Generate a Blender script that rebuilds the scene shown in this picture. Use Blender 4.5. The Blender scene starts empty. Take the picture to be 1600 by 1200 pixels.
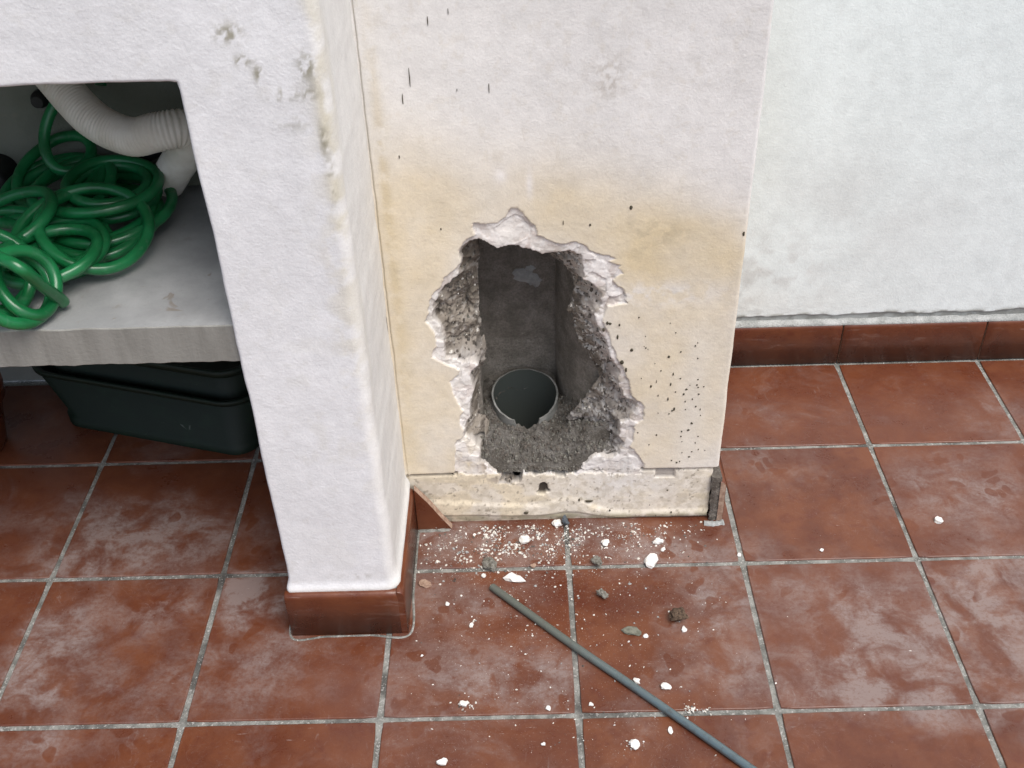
import bpy, bmesh, math, random
import numpy as np
from mathutils import Vector, Matrix, noise
from math import radians, sin, cos, pi

# ---------------------------------------------------------------- camera, sky, sun, exposure
scene = bpy.context.scene
col = scene.collection
cam_data = bpy.data.cameras.new("camera")
cam = bpy.data.objects.new("camera", cam_data)
col.objects.link(cam)
scene.camera = cam
cam_data.sensor_width = 36.0
cam_data.lens = 36.0 * 1678.3 / 1600.0
cam_data.clip_start = 0.02
cam_data.clip_end = 200.0
R_ = Vector((0.99961371, -0.0070007, -0.02689651))
U_ = Vector((0.02560606, 0.6082414, 0.79333897))
F_ = Vector((-0.01080564, 0.79372123, -0.6081857))
m3 = Matrix((R_, U_, -F_)).transposed()
cam.matrix_world = Matrix.Translation((0.83012925, -0.98067206, 1.38289925)) @ m3.to_4x4()

SUN_EL, SUN_AZ = radians(60), radians(142)       # azimuth clockwise from +Y (the camera looks along +Y)
world = bpy.data.worlds.new("World")
scene.world = world
world.use_nodes = True
wn = world.node_tree
wn.nodes.clear()
wo = wn.nodes.new('ShaderNodeOutputWorld')
wb = wn.nodes.new('ShaderNodeBackground')
ws = wn.nodes.new('ShaderNodeTexSky')
ws.sky_type = 'NISHITA'
ws.sun_disc = False
ws.sun_elevation = SUN_EL
ws.sun_rotation = SUN_AZ
ws.air_density = 1.0
ws.dust_density = 3.0
ws.ozone_density = 1.0
wb.inputs['Strength'].default_value = 0.15
wh = wn.nodes.new('ShaderNodeHueSaturation')      # an overcast sky: the blue is washed out by cloud
wh.inputs['Saturation'].default_value = 0.75
wn.links.new(ws.outputs[0], wh.inputs['Color'])
wn.links.new(wh.outputs[0], wb.inputs[0])
wn.links.new(wb.outputs[0], wo.inputs[0])

sd = bpy.data.lights.new("sun", 'SUN')
sd.energy = 2.5
sd.angle = radians(40)
sd.color = (1.0, 0.965, 0.92)
sun = bpy.data.objects.new("sun", sd)
col.objects.link(sun)
sdir = Vector((sin(SUN_AZ) * cos(SUN_EL), cos(SUN_AZ) * cos(SUN_EL), sin(SUN_EL)))
sun.rotation_euler = sdir.to_track_quat('Z', 'Y').to_euler()
sun.location = sdir * 5

scene.view_settings.view_transform = 'Standard'
scene.view_settings.look = 'None'
scene.view_settings.exposure = 0.10
scene.view_settings.gamma = 1.0
scene.view_settings.use_curve_mapping = False

rnd = random.Random(7)

# ---------------------------------------------------------------- traced data, in metres
RIM_OUTER=[(0.7416, 0.5527), (0.732, 0.5362), (0.7146, 0.522), (0.7088, 0.5073), (0.691, 0.4917), (0.6873, 0.4683), (0.6813, 0.4421), (0.6936, 0.4174), (0.6921, 0.3951), (0.6824, 0.374), (0.702, 0.3594), (0.7281, 0.3469), (0.7265, 0.3366), (0.7101, 0.3241), (0.712, 0.3042), (0.7154, 0.2907), (0.7275, 0.2604), (0.7197, 0.2358), (0.7263, 0.2188), (0.7231, 0.2004), (0.7131, 0.1965), (0.7086, 0.1575), (0.7052, 0.1189), (0.761, 0.1163), (0.8729, 0.1118), (0.9625, 0.1088), (1.0332, 0.1049), (1.0341, 0.1349), (1.0278, 0.1513), (1.0103, 0.1737), (1.0147, 0.2008), (1.0159, 0.2219), (1.0294, 0.2327), (1.0291, 0.2616), (1.008, 0.2839), (1.0052, 0.3014), (0.9933, 0.3384), (0.9801, 0.3632), (0.971, 0.3949), (0.9578, 0.4334), (0.9621, 0.462), (0.9936, 0.4669), (0.9904, 0.4729), (0.9879, 0.4882), (0.9706, 0.5083), (0.9742, 0.5162), (0.9848, 0.5204), (0.9767, 0.5297), (0.9794, 0.5364), (0.9618, 0.5436), (0.9732, 0.5488), (0.9519, 0.5539), (0.9355, 0.5611), (0.9277, 0.569), (0.9134, 0.5776), (0.8991, 0.5742), (0.8867, 0.5757), (0.8706, 0.5827), (0.8565, 0.5907), (0.8519, 0.6059), (0.8381, 0.6222), (0.8327, 0.6308), (0.8272, 0.6362), (0.817, 0.6365), (0.8101, 0.6231), (0.8043, 0.6169), (0.7976, 0.6129), (0.7816, 0.6123), (0.7629, 0.615), (0.7596, 0.6045), (0.7638, 0.5947), (0.752, 0.5864), (0.7397, 0.5693)]
RIM_INNER=[(0.7709, 0.5857), (0.7775, 0.5833), (0.7848, 0.5766), (0.796, 0.5696), (0.8105, 0.5725), (0.8277, 0.573), (0.8438, 0.566), (0.8657, 0.5553), (0.8677, 0.5564), (0.8802, 0.5582), (0.8898, 0.5579), (0.9041, 0.5619), (0.9206, 0.5503), (0.9247, 0.5311), (0.924, 0.5096), (0.9388, 0.5011), (0.9548, 0.4855), (0.9544, 0.4632), (0.9408, 0.4457), (0.9526, 0.4125), (0.9686, 0.3834), (0.9702, 0.3606), (0.9867, 0.3318), (0.9841, 0.3148), (0.9937, 0.2812), (1.0144, 0.267), (1.0152, 0.2479), (1.0059, 0.2399), (1.0052, 0.2302), (0.9914, 0.2236), (0.9912, 0.1982), (0.9985, 0.1765), (0.9862, 0.1492), (0.9563, 0.1487), (0.9398, 0.1433), (0.9288, 0.1348), (0.9212, 0.1201), (0.9123, 0.1114), (0.8955, 0.1044), (0.8753, 0.1156), (0.8562, 0.1132), (0.8395, 0.1183), (0.8249, 0.1173), (0.8235, 0.1052), (0.8199, 0.0932), (0.8108, 0.0904), (0.8016, 0.0846), (0.7894, 0.0927), (0.7793, 0.0945), (0.7856, 0.1141), (0.7724, 0.122), (0.7584, 0.1345), (0.7511, 0.1451), (0.7541, 0.1642), (0.7474, 0.1847), (0.7369, 0.1951), (0.7263, 0.2012), (0.73, 0.2294), (0.7393, 0.243), (0.7396, 0.2486), (0.7389, 0.276), (0.7475, 0.2999), (0.7436, 0.3265), (0.7463, 0.3395), (0.7573, 0.3534), (0.7453, 0.3614), (0.7327, 0.3567), (0.7218, 0.366), (0.7043, 0.3666), (0.7049, 0.3918), (0.7072, 0.4104), (0.7041, 0.4253), (0.6897, 0.45), (0.6938, 0.4654), (0.6986, 0.4771), (0.7016, 0.4911), (0.7132, 0.5035), (0.7268, 0.5169), (0.737, 0.5245), (0.7399, 0.5581), (0.7445, 0.5723), (0.7564, 0.5807), (0.7642, 0.5848)]
SHAFT_OPENING=[(0.7673, 0.5662), (0.764, 0.493), (0.7606, 0.3741), (0.7687, 0.3674), (0.7701, 0.3506), (0.766, 0.3284), (0.7558, 0.3141), (0.7522, 0.2122), (0.7609, 0.2076), (0.7671, 0.1959), (0.7687, 0.1814), (0.7764, 0.1458), (0.7947, 0.1136), (0.8249, 0.0819), (0.824, 0.0395), (0.9129, 0.0365), (0.915, 0.0727), (0.9169, 0.1247), (0.9314, 0.1481), (0.9308, 0.192), (0.903, 0.1929), (0.9117, 0.2141), (0.9324, 0.2374), (0.944, 0.2648), (0.9587, 0.2888), (0.9507, 0.3092), (0.9395, 0.3386), (0.9234, 0.3612), (0.9147, 0.3908), (0.9103, 0.4159), (0.9041, 0.4199), (0.9151, 0.4669), (0.9118, 0.4908), (0.8897, 0.5148), (0.869, 0.5361), (0.8181, 0.5602)]
SPLATTER=[(1.0128, 0.44, 0.00127, 0.00114), (1.0626, 0.4278, 0.00064, 0.0008), (1.0725, 0.4092, 0.00091, 0.00091), (1.0248, 0.4039, 0.00064, 0.0008), (1.0264, 0.3813, 0.00109, 0.00114), (1.03, 0.3784, 0.00064, 0.0008), (1.0238, 0.3839, 0.00055, 0.00068), (1.0828, 0.3719, 0.00118, 0.00114), (1.0641, 0.3626, 0.00182, 0.00193), (1.1087, 0.3884, 0.00073, 0.00091), (1.1053, 0.3829, 0.00118, 0.00114), (1.1111, 0.3579, 0.00109, 0.00102), (1.0426, 0.3501, 0.00055, 0.0008), (1.0534, 0.3352, 0.001, 0.00114), (1.0736, 0.3274, 0.001, 0.0025), (1.0859, 0.3183, 0.00118, 0.00114), (1.0219, 0.321, 0.00064, 0.00091), (1.1146, 0.3154, 0.00136, 0.00102), (1.0707, 0.3067, 0.00109, 0.0025), (1.0386, 0.3036, 0.00136, 0.0025), (1.0471, 0.3136, 0.00036, 0.00273), (1.1139, 0.3042, 0.00127, 0.00136), (1.1162, 0.2993, 0.00127, 0.00125), (1.1252, 0.3006, 0.00091, 0.00091), (1.1024, 0.3042, 0.00073, 0.00091), (1.0971, 0.2955, 0.00182, 0.00148), (1.0934, 0.2856, 0.00164, 0.00182), (1.0796, 0.2912, 0.00091, 0.00102), (1.1181, 0.2848, 0.00127, 0.00125), (1.0514, 0.2841, 0.00091, 0.00148), (1.068, 0.2764, 0.00109, 0.00296), (1.1086, 0.275, 0.001, 0.00125), (1.097, 0.2702, 0.00082, 0.00159), (1.0797, 0.2545, 0.00164, 0.00318), (1.0767, 0.2512, 0.00127, 0.00159), (1.1153, 0.259, 0.00136, 0.00136), (1.0987, 0.2532, 0.00091, 0.00091), (1.1233, 0.2524, 0.00073, 0.00182), (1.0535, 0.2469, 0.00073, 0.00091), (1.0717, 0.2449, 0.00082, 0.00114), (1.1249, 0.2395, 0.00073, 0.0008), (1.1113, 0.223, 0.00155, 0.00182), (1.1064, 0.2085, 0.002, 0.00159), (1.0954, 0.2058, 0.00109, 0.00114), (1.0215, 0.2049, 0.00091, 0.00091), (1.1113, 0.2223, 0.00164, 0.00136), (1.1064, 0.2085, 0.00218, 0.00136), (1.0958, 0.2053, 0.00109, 0.00125), (1.0951, 0.1949, 0.00118, 0.00125), (1.0975, 0.1834, 0.00064, 0.0008), (1.1243, 0.1939, 0.001, 0.00091), (1.1205, 0.1795, 0.00082, 0.00125), (1.116, 0.1601, 0.00118, 0.00091), (1.127, 0.1646, 0.00091, 0.00102), (1.0993, 0.1585, 0.00073, 0.00102), (1.1119, 0.1483, 0.00182, 0.00125), (1.1383, 0.1621, 0.00064, 0.00057), (1.0824, 0.1414, 0.00118, 0.00102), (1.0914, 0.1362, 0.00146, 0.00148), (1.0964, 0.1385, 0.001, 0.00114), (1.0997, 0.1228, 0.00109, 0.00102), (1.1051, 0.1194, 0.00073, 0.00091), (1.0534, 0.1989, 0.00109, 0.00159), (1.0418, 0.1778, 0.00091, 0.00091), (1.0215, 0.2054, 0.00091, 0.00091), (1.0795, 0.0711, 0.00182, 0.00136), (1.05, 0.0357, 0.00064, 0.00148), (1.0897, 0.0168, 0.00136, 0.00193), (1.0918, 0.0077, 0.00109, 0.00102), (1.0625, 0.0092, 0.00064, 0.00114), (1.1299, 0.1181, 0.00073, 0.00091), (0.9239, 0.052, 0.00164, 0.00341), (0.941, 0.0483, 0.0071, 0.00273), (0.9581, 0.4177, 0.00164, 0.00273), (0.9637, 0.4309, 0.00164, 0.00273), (0.9678, 0.4296, 0.00218, 0.00205), (0.9829, 0.4267, 0.00136, 0.00205), (0.9807, 0.4035, 0.00136, 0.00409), (1.004, 0.3778, 0.00218, 0.00273), (0.9895, 0.3542, 0.00273, 0.00341), (0.9963, 0.3385, 0.00164, 0.00409), (0.8286, 0.0235, 0.00437, 0.00273), (0.9793, 0.0248, 0.00164, 0.00205), (1.1609, 0.5846, 0.00273, 0.00614), (0.6878, 0.8356, 0.00164, 0.01773), (0.6759, 0.8072, 0.00164, 0.00955), (0.7176, 0.912, 0.00142, 0.00818), (0.7936, 0.819, 0.00164, 0.00887), (0.7449, 0.9236, 0.00109, 0.00546), (0.7503, 0.8176, 0.00109, 0.00273), (0.6179, 0.7387, 0.00218, 0.00409), (0.6638, 0.7228, 0.00164, 0.00341), (0.8942, 0.611, 0.00109, 0.00546), (0.9336, 0.6066, 0.00273, 0.00273), (0.7145, 0.6059, 0.00164, 0.00273), (0.9926, 0.6332, 0.00328, 0.00477)]
DUST=[(0.103, 0.413, 0.13, 0.085, 0.9), (-0.0, 0.338, 0.115, 0.047, 0.45), (0.038, 0.128, 0.052, 0.08, 0.9), (0.13, 0.064, 0.151, 0.075, 0.4), (0.366, 0.253, 0.055, 0.062, 1.5), (0.209, 0.229, 0.152, 0.058, 0.5), (0.396, 0.093, 0.122, 0.064, 0.45), (0.741, 0.053, 0.109, 0.061, 0.7), (0.851, 0.08, 0.07, 0.05, 0.5), (0.716, 0.2, 0.117, 0.085, 0.4), (1.138, 0.188, 0.063, 0.084, 0.65), (1.149, 0.072, 0.109, 0.043, 0.55), (1.335, 0.223, 0.158, 0.071, 0.4), (1.44, 0.113, 0.13, 0.105, 0.75), (1.604, 0.174, 0.082, 0.156, 0.7), (1.33, 0.079, 0.069, 0.043, 0.6), (1.628, 0.46, 0.127, 0.087, 0.6), (1.777, 0.678, 0.075, 0.072, 0.4), (1.381, 0.013, 0.153, 0.035, 0.5), (1.116, 0.332, 0.155, 0.047, 0.5), (0.757, 0.359, 0.125, 0.048, 0.6), (0.984, 0.368, 0.102, 0.04, 0.5), (0.632, 0.364, 0.023, 0.081, 0.6), (0.095, -0.038, 0.096, 0.028, 0.4), (1.291, 0.543, 0.096, 0.055, 0.25), (0.26, 0.392, 0.105, 0.083, 0.4), (1.3, 0.718, 0.052, 0.042, 0.2), (1.634, 0.285, 0.065, 0.045, 0.4)]
BITS=[('w', 0.8835, 0.4038, 0.0184, 0.75), ('w', 0.8251, 0.3627, 0.0193, 0.65), ('w', 0.8051, 0.2742, 0.0328, 0.43), ('w', 1.0422, 0.3051, 0.022, 1.2), ('w', 0.9674, 0.3533, 0.0146, 0.69), ('w', 1.061, 0.3533, 0.018, 0.56), ('w', 1.0667, 0.3346, 0.0078, 1.0), ('w', 1.565, 0.3887, 0.0158, 0.71), ('w', 1.0354, 0.0458, 0.0166, 0.53), ('w', 0.9935, 0.0588, 0.0099, 0.9), ('w', 1.0347, -0.0317, 0.0075, 1.12), ('w', 0.9795, -0.0541, 0.0131, 1.0), ('w', 1.3413, 0.324, 0.0066, 0.83), ('w', 1.0798, 0.1567, 0.0082, 1.12), ('w', 0.6698, 0.4046, 0.0162, 0.5), ('w', 0.7259, 0.0225, 0.0156, 0.5), ('w', 0.8552, 0.0122, 0.0077, 1.0), ('w', 0.9205, 0.0174, 0.0078, 0.62), ('w', 0.8456, -0.0497, 0.0075, 0.62), ('w', 0.6934, 0.2223, 0.0075, 0.86), ('w', 0.7341, 0.1761, 0.0063, 1.17), ('w', 1.0165, 0.1455, 0.0072, 1.0), ('g', 0.7632, 0.3066, 0.0266, 1.08), ('g', 0.9492, 0.3036, 0.0199, 1.11), ('k', 1.0734, 0.1794, 0.0312, 0.8), ('s', 0.9958, 0.1552, 0.0279, 0.59), ('g', 0.9527, 0.2311, 0.0235, 0.64), ('b', 0.6544, 0.2674, 0.0219, 0.55), ('w', 0.6972, -0.0768, 0.0167, 0.56), ('w', 1.1969, 0.3181, 0.0066, 1.0), ('b', 0.8385, 0.3026, 0.0088, 1.0), ('w', 0.7525, 0.2832, 0.0088, 0.75)]
HOSE_KEYS=[((0.199, 0.545, 0.785), 0.02, (0, -0.8, 0.5), 1), ((0.13, 0.54, 0.68), 0.045, (0, -0.4, 0.9), 1), ((0.1248, 0.4896, 0.655), 0.07, (-0.1, -0.15, 1), 3), ((0.1479, 0.4649, 0.65), 0.074, (-0.15, -0.2, 1), 1), ((0.2287, 0.4602, 0.672), 0.06, (0.1, -0.05, 1), 3), ((0.2236, 0.4851, 0.65), 0.062, (0.05, -0.15, 1), 2), ((0.2145, 0.4509, 0.632), 0.08, (0, -0.05, 1), 3), ((0.2067, 0.4362, 0.622), 0.082, (0, -0.1, 1), 2), ((0.2318, 0.3565, 0.658), 0.068, (0.35, -0.35, 0.85), 1), ((0.1734, 0.363, 0.622), 0.066, (0, -0.15, 1), 3), ((0.1812, 0.3142, 0.64), 0.06, (-0.1, -0.15, 1), 1), ((0.1858, 0.2089, 0.655), 0.046, (0.85, -0.35, 0.45), 1), ((0.1706, 0.2113, 0.652), 0.048, (0.75, -0.3, 0.55), 1), ((0.15, 0.2217, 0.652), 0.05, (0.85, -0.4, 0.4), 1), ((0.1292, 0.2386, 0.652), 0.05, (0.6, -0.4, 0.5), 1), ((0.0608, 0.3287, 0.63), 0.07, (0, 0, 1), 1), ((0.1085, 0.3636, 0.665), 0.072, (-0.2, -0.2, 1), 1.5), ((0.08, 0.3459, 0.64), 0.075, (0.2, -0.1, 1), 1)]
HOSE_TAIL=[(0.1632, 0.2053, 0.7), (0.2051, 0.1752, 0.7), (0.2142, 0.1931, 0.665), (0.2162, 0.2248, 0.622), (0.2158, 0.234, 0.61)]
BIT_LABELS=['rounded white plaster chip against the foot of the casing beside the blue grey plug', 'oval white plaster chip amid the crumbs left of the tile joint below the hole', 'largest elongated white plaster flake near the upper end of the rod', 'thick upright white plaster chunk sitting on the grout line right of the hole', 'small white plaster chip on the back tile just right of the grout joint', 'flat white plaster chip behind the thick white chunk', 'tiny white crumb between the flat chip and the thick white chunk', 'lone white plaster chip on the right hand tile far from the hole', 'double white plaster chip to the right of the middle of the rod', 'cream plaster chip touching the right side of the rod', 'round white plaster pellet right of the rod in the foremost tile row', 'white plaster flake on the foremost tile left of the rod', 'tiny white chip on the tile in front of the right end of the casing', 'small white chip beside the brown clod', 'narrow white plaster chip by the broken triangle of skirting', 'flat white plaster flake near the grout line in the front left tile', 'small white chip beside the grout joint left of the rod, near the tile crossing', 'tiny pale chip on the grout crossing left of the rod', 'tiny white chip on the foremost tile left of the vertical joint', 'tiny white crumb on the tile right of the pillar, nearest its skirting', 'tiny white crumb left of the rod, on the tile right of the pillar', 'small white crumb just above the greenish stone', 'largest grey mortar lump on the grout line above the end of the rod', 'smaller grey mortar lump on the grout line below the hole', 'rough dark brown clod on the tile right of the rod', 'flat greenish grey stone fragment between the rod and the brown clod', 'pale grey mortar lump between the grout line and the greenish stone', 'reddish brown tile fragment beside the right foot of the pillar', 'thin white plaster flake at the very front of the picture, below the pillar', "tiny white crumb by the casing's right corner on the floor", 'small brown clay crumb on the grout between the two grey mortar lumps', 'tiny white crumb just below the largest grey mortar lump']

# ---------------------------------------------------------------- helpers
def tag(o, label=None, cat=None, group=None, kind=None):
    if label: o['label'] = label
    if cat: o['category'] = cat
    if group: o['group'] = group
    if kind: o['kind'] = kind
    return o

def link(name, me, mats=(), parent=None):
    o = bpy.data.objects.new(name, me)
    col.objects.link(o)
    for m in (mats if isinstance(mats, (list, tuple)) else [mats]):
        if m and m.name not in [x.name for x in me.materials if x]:
            me.materials.append(m)
    if parent: o.parent = parent
    return o

def empty(name, loc=(0, 0, 0)):
    o = bpy.data.objects.new(name, None)
    o.location = loc
    o.empty_display_size = .05
    col.objects.link(o)
    return o

def finish(bm, name, mats, parent=None, smooth=False, loc=None):
    bmesh.ops.recalc_face_normals(bm, faces=bm.faces[:])
    me = bpy.data.meshes.new(name)
    bm.to_mesh(me)
    bm.free()
    if smooth:
        me.polygons.foreach_set('use_smooth', [True] * len(me.polygons))
    o = link(name, me, mats, parent)
    if loc: o.location = loc
    return o

def add_box(bm, x0, x1, y0, y1, z0, z1, mi=0):
    vs = [bm.verts.new((x, y, z)) for z in (z0, z1) for y in (y0, y1) for x in (x0, x1)]
    for q in ((0, 2, 3, 1), (4, 5, 7, 6), (0, 1, 5, 4), (2, 6, 7, 3), (0, 4, 6, 2), (1, 3, 7, 5)):
        f = bm.faces.new([vs[i] for i in q]); f.material_index = mi
    return vs

def frames(pts):
    """parallel-transport frames along a polyline"""
    n = len(pts)
    T = [(pts[min(i + 1, n - 1)] - pts[max(i - 1, 0)]).normalized() for i in range(n)]
    a = T[0].orthogonal().normalized()
    out = []
    for t in T:
        a = (a - t * a.dot(t)).normalized()
        out.append((a, t.cross(a)))
    return out

def add_tube(bm, pts, rad, seg=12, cap=True, mi=0):
    fr = frames(pts)
    rings = []
    for i, p in enumerate(pts):
        r = rad(i) if callable(rad) else rad
        a, b = fr[i]
        rings.append([bm.verts.new(p + a * (r * cos(2 * pi * k / seg)) + b * (r * sin(2 * pi * k / seg))) for k in range(seg)])
    for i in range(len(rings) - 1):
        for k in range(seg):
            f = bm.faces.new((rings[i][k], rings[i][(k + 1) % seg], rings[i + 1][(k + 1) % seg], rings[i + 1][k]))
            f.smooth = True; f.material_index = mi
    if cap:
        bm.faces.new(rings[0][::-1]); bm.faces.new(rings[-1])
    return rings

def catmull(P, n=12):
    P = [Vector(p) for p in P]
    out = []
    for i in range(len(P) - 1):
        p0, p1, p2, p3 = P[max(i - 1, 0)], P[i], P[i + 1], P[min(i + 2, len(P) - 1)]
        for k in range(n):
            t = k / n
            out.append(.5 * ((2 * p1) + (p2 - p0) * t + (2 * p0 - 5 * p1 + 4 * p2 - p3) * t * t + (3 * p1 - p0 - 3 * p2 + p3) * t ** 3))
    out.append(P[-1])
    return out

# numpy value noise
_lat = np.random.RandomState(11).rand(256, 256).astype(np.float32)
def vnoise(x, y, s=1.0, o=0):
    x = np.asarray(x) * s + 17.3 * o + 100; y = np.asarray(y) * s + 9.7 * o + 100
    xi = np.floor(x).astype(int); yi = np.floor(y).astype(int)
    fx = x - xi; fy = y - yi
    fx = fx * fx * (3 - 2 * fx); fy = fy * fy * (3 - 2 * fy)
    a = _lat[xi % 256, yi % 256]; b = _lat[(xi + 1) % 256, yi % 256]
    c = _lat[xi % 256, (yi + 1) % 256]; d = _lat[(xi + 1) % 256, (yi + 1) % 256]
    return (a * (1 - fx) + b * fx) * (1 - fy) + (c * (1 - fx) + d * fx) * fy
def fbm(x, y, s=1.0, octs=4, o=0):
    v = 0; w = .5; t = 0
    for k in range(octs):
        v = v + w * vnoise(x, y, s * 2 ** k, o + 3 * k); t += w; w *= .55
    return v / t                                             # 0..1, mean .5
def sstep(a, b, x):
    t = np.clip((x - a) / (b - a), 0, 1)
    return t * t * (3 - 2 * t)
def gauss(x, z, cx, cz, rx, rz):
    return np.exp(-((x - cx) / rx) ** 2 - ((z - cz) / rz) ** 2)
def poly_sd(x, z, P):
    """distance to polygon, positive inside"""
    P = np.array(P); Q = np.roll(P, -1, 0)
    sh = x.shape; x = x.ravel(); z = z.ravel()
    d = np.full(x.shape, 1e9); ins = np.zeros(x.shape, bool)
    for (ax, az), (bx, bz) in zip(P, Q):
        vx, vz = bx - ax, bz - az
        t = np.clip(((x - ax) * vx + (z - az) * vz) / (vx * vx + vz * vz + 1e-12), 0, 1)
        d = np.minimum(d, (x - ax - t * vx) ** 2 + (z - az - t * vz) ** 2)
        c = ((az > z) != (bz > z)) & (x < (bx - ax) * (z - az) / (bz - az + 1e-12) + ax)
        ins ^= c
    d = np.sqrt(d)
    return np.where(ins, d, -d).reshape(sh)

def grid_lines(*segs):
    """segs: (start, end, step), joined"""
    out = []
    for a, b, s in segs:
        n = max(1, int(round((b - a) / s)))
        out += list(np.linspace(a, b, n, endpoint=False))
    out.append(segs[-1][1])
    return np.array(out)

def mesh_np(name, co, quads, colr=None):
    me = bpy.data.meshes.new(name)
    co = np.asarray(co, np.float32); quads = np.asarray(quads, np.int32)
    me.vertices.add(len(co)); me.vertices.foreach_set('co', co.ravel())
    me.loops.add(quads.size); me.loops.foreach_set('vertex_index', quads.ravel())
    me.polygons.add(len(quads))
    me.polygons.foreach_set('loop_start', np.arange(0, quads.size, 4, dtype=np.int32))
    me.polygons.foreach_set('use_smooth', np.ones(len(quads), bool))
    me.update(calc_edges=True)
    if colr is not None:
        at = me.color_attributes.new('tint', 'FLOAT_COLOR', 'POINT')
        c = np.ones((len(co), 4), np.float32); c[:, :3] = colr
        at.data.foreach_set('color', c.ravel())
    me.validate()
    return me

def wall_grid(name, xs, zs, Y, depth, color, keep, skirt, mats, parent=None, side=None, y_first=.012):
    """a wall face looking to -Y: relief sheet whose outer edges return backwards (skirt)"""
    X, Z = np.meshgrid(xs, zs)
    nx, nz = len(xs), len(zs)
    d, ox, oz = depth(X, Z)
    co = np.stack([X + ox, Y + d, Z + oz], -1).reshape(-1, 3)
    k = keep(.5 * (X[:-1, :-1] + X[1:, 1:]), .5 * (Z[:-1, :-1] + Z[1:, 1:]))
    idx = np.arange(nx * nz).reshape(nz, nx)
    q = np.stack([idx[:-1, :-1], idx[:-1, 1:], idx[1:, 1:], idx[1:, :-1]], -1)[k]
    colr = color(X, Z, d).reshape(-1, 3)
    # boundary edges -> returns
    e = np.concatenate([q[:, [0, 1]], q[:, [1, 2]], q[:, [2, 3]], q[:, [3, 0]]])
    key = np.sort(e, 1); kk = key[:, 0].astype(np.int64) * (nx * nz) + key[:, 1]
    u, inv, cnt = np.unique(kk, return_inverse=True, return_counts=True)
    be = e[cnt[inv] == 1]
    gx, gz = X.ravel(), Z.ravel()
    co = list(map(tuple, co)); colr = list(map(tuple, colr)); quads = [tuple(r) for r in q]
    made = {}
    for a, b in be:
        ya = skirt((gx[a], 0, gz[a]), (gx[b], 0, gz[b]))
        if ya is None: continue
        steps = [Y + y_first + (ya - Y - y_first) * t for t in (0, .1, .22, .36, .5, .65, .82, 1)]
        pa, pb = a, b
        for s in steps:
            ka, kb = ('y', a, round(s, 4)), ('y', b, round(s, 4))
            for kx, v in ((ka, a), (kb, b)):
                if kx not in made:
                    x, y, z = co[v]
                    w = .0015 * (noise.noise(Vector((x * 30, s * 30, z * 30))))
                    made[kx] = len(co)
                    co.append((x + w, s, z + w)); colr.append(side(x, s, z) if side else colr[v])
            na, nb = made[ka], made[kb]
            quads.append((pb, pa, na, nb))
            pa, pb = na, nb
    used = np.unique(np.array(quads)); mp = -np.ones(len(co), int); mp[used] = np.arange(len(used))
    me = mesh_np(name, np.array(co)[used], mp[np.array(quads)], np.array(colr)[used])
    return link(name, me, mats, parent)

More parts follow.
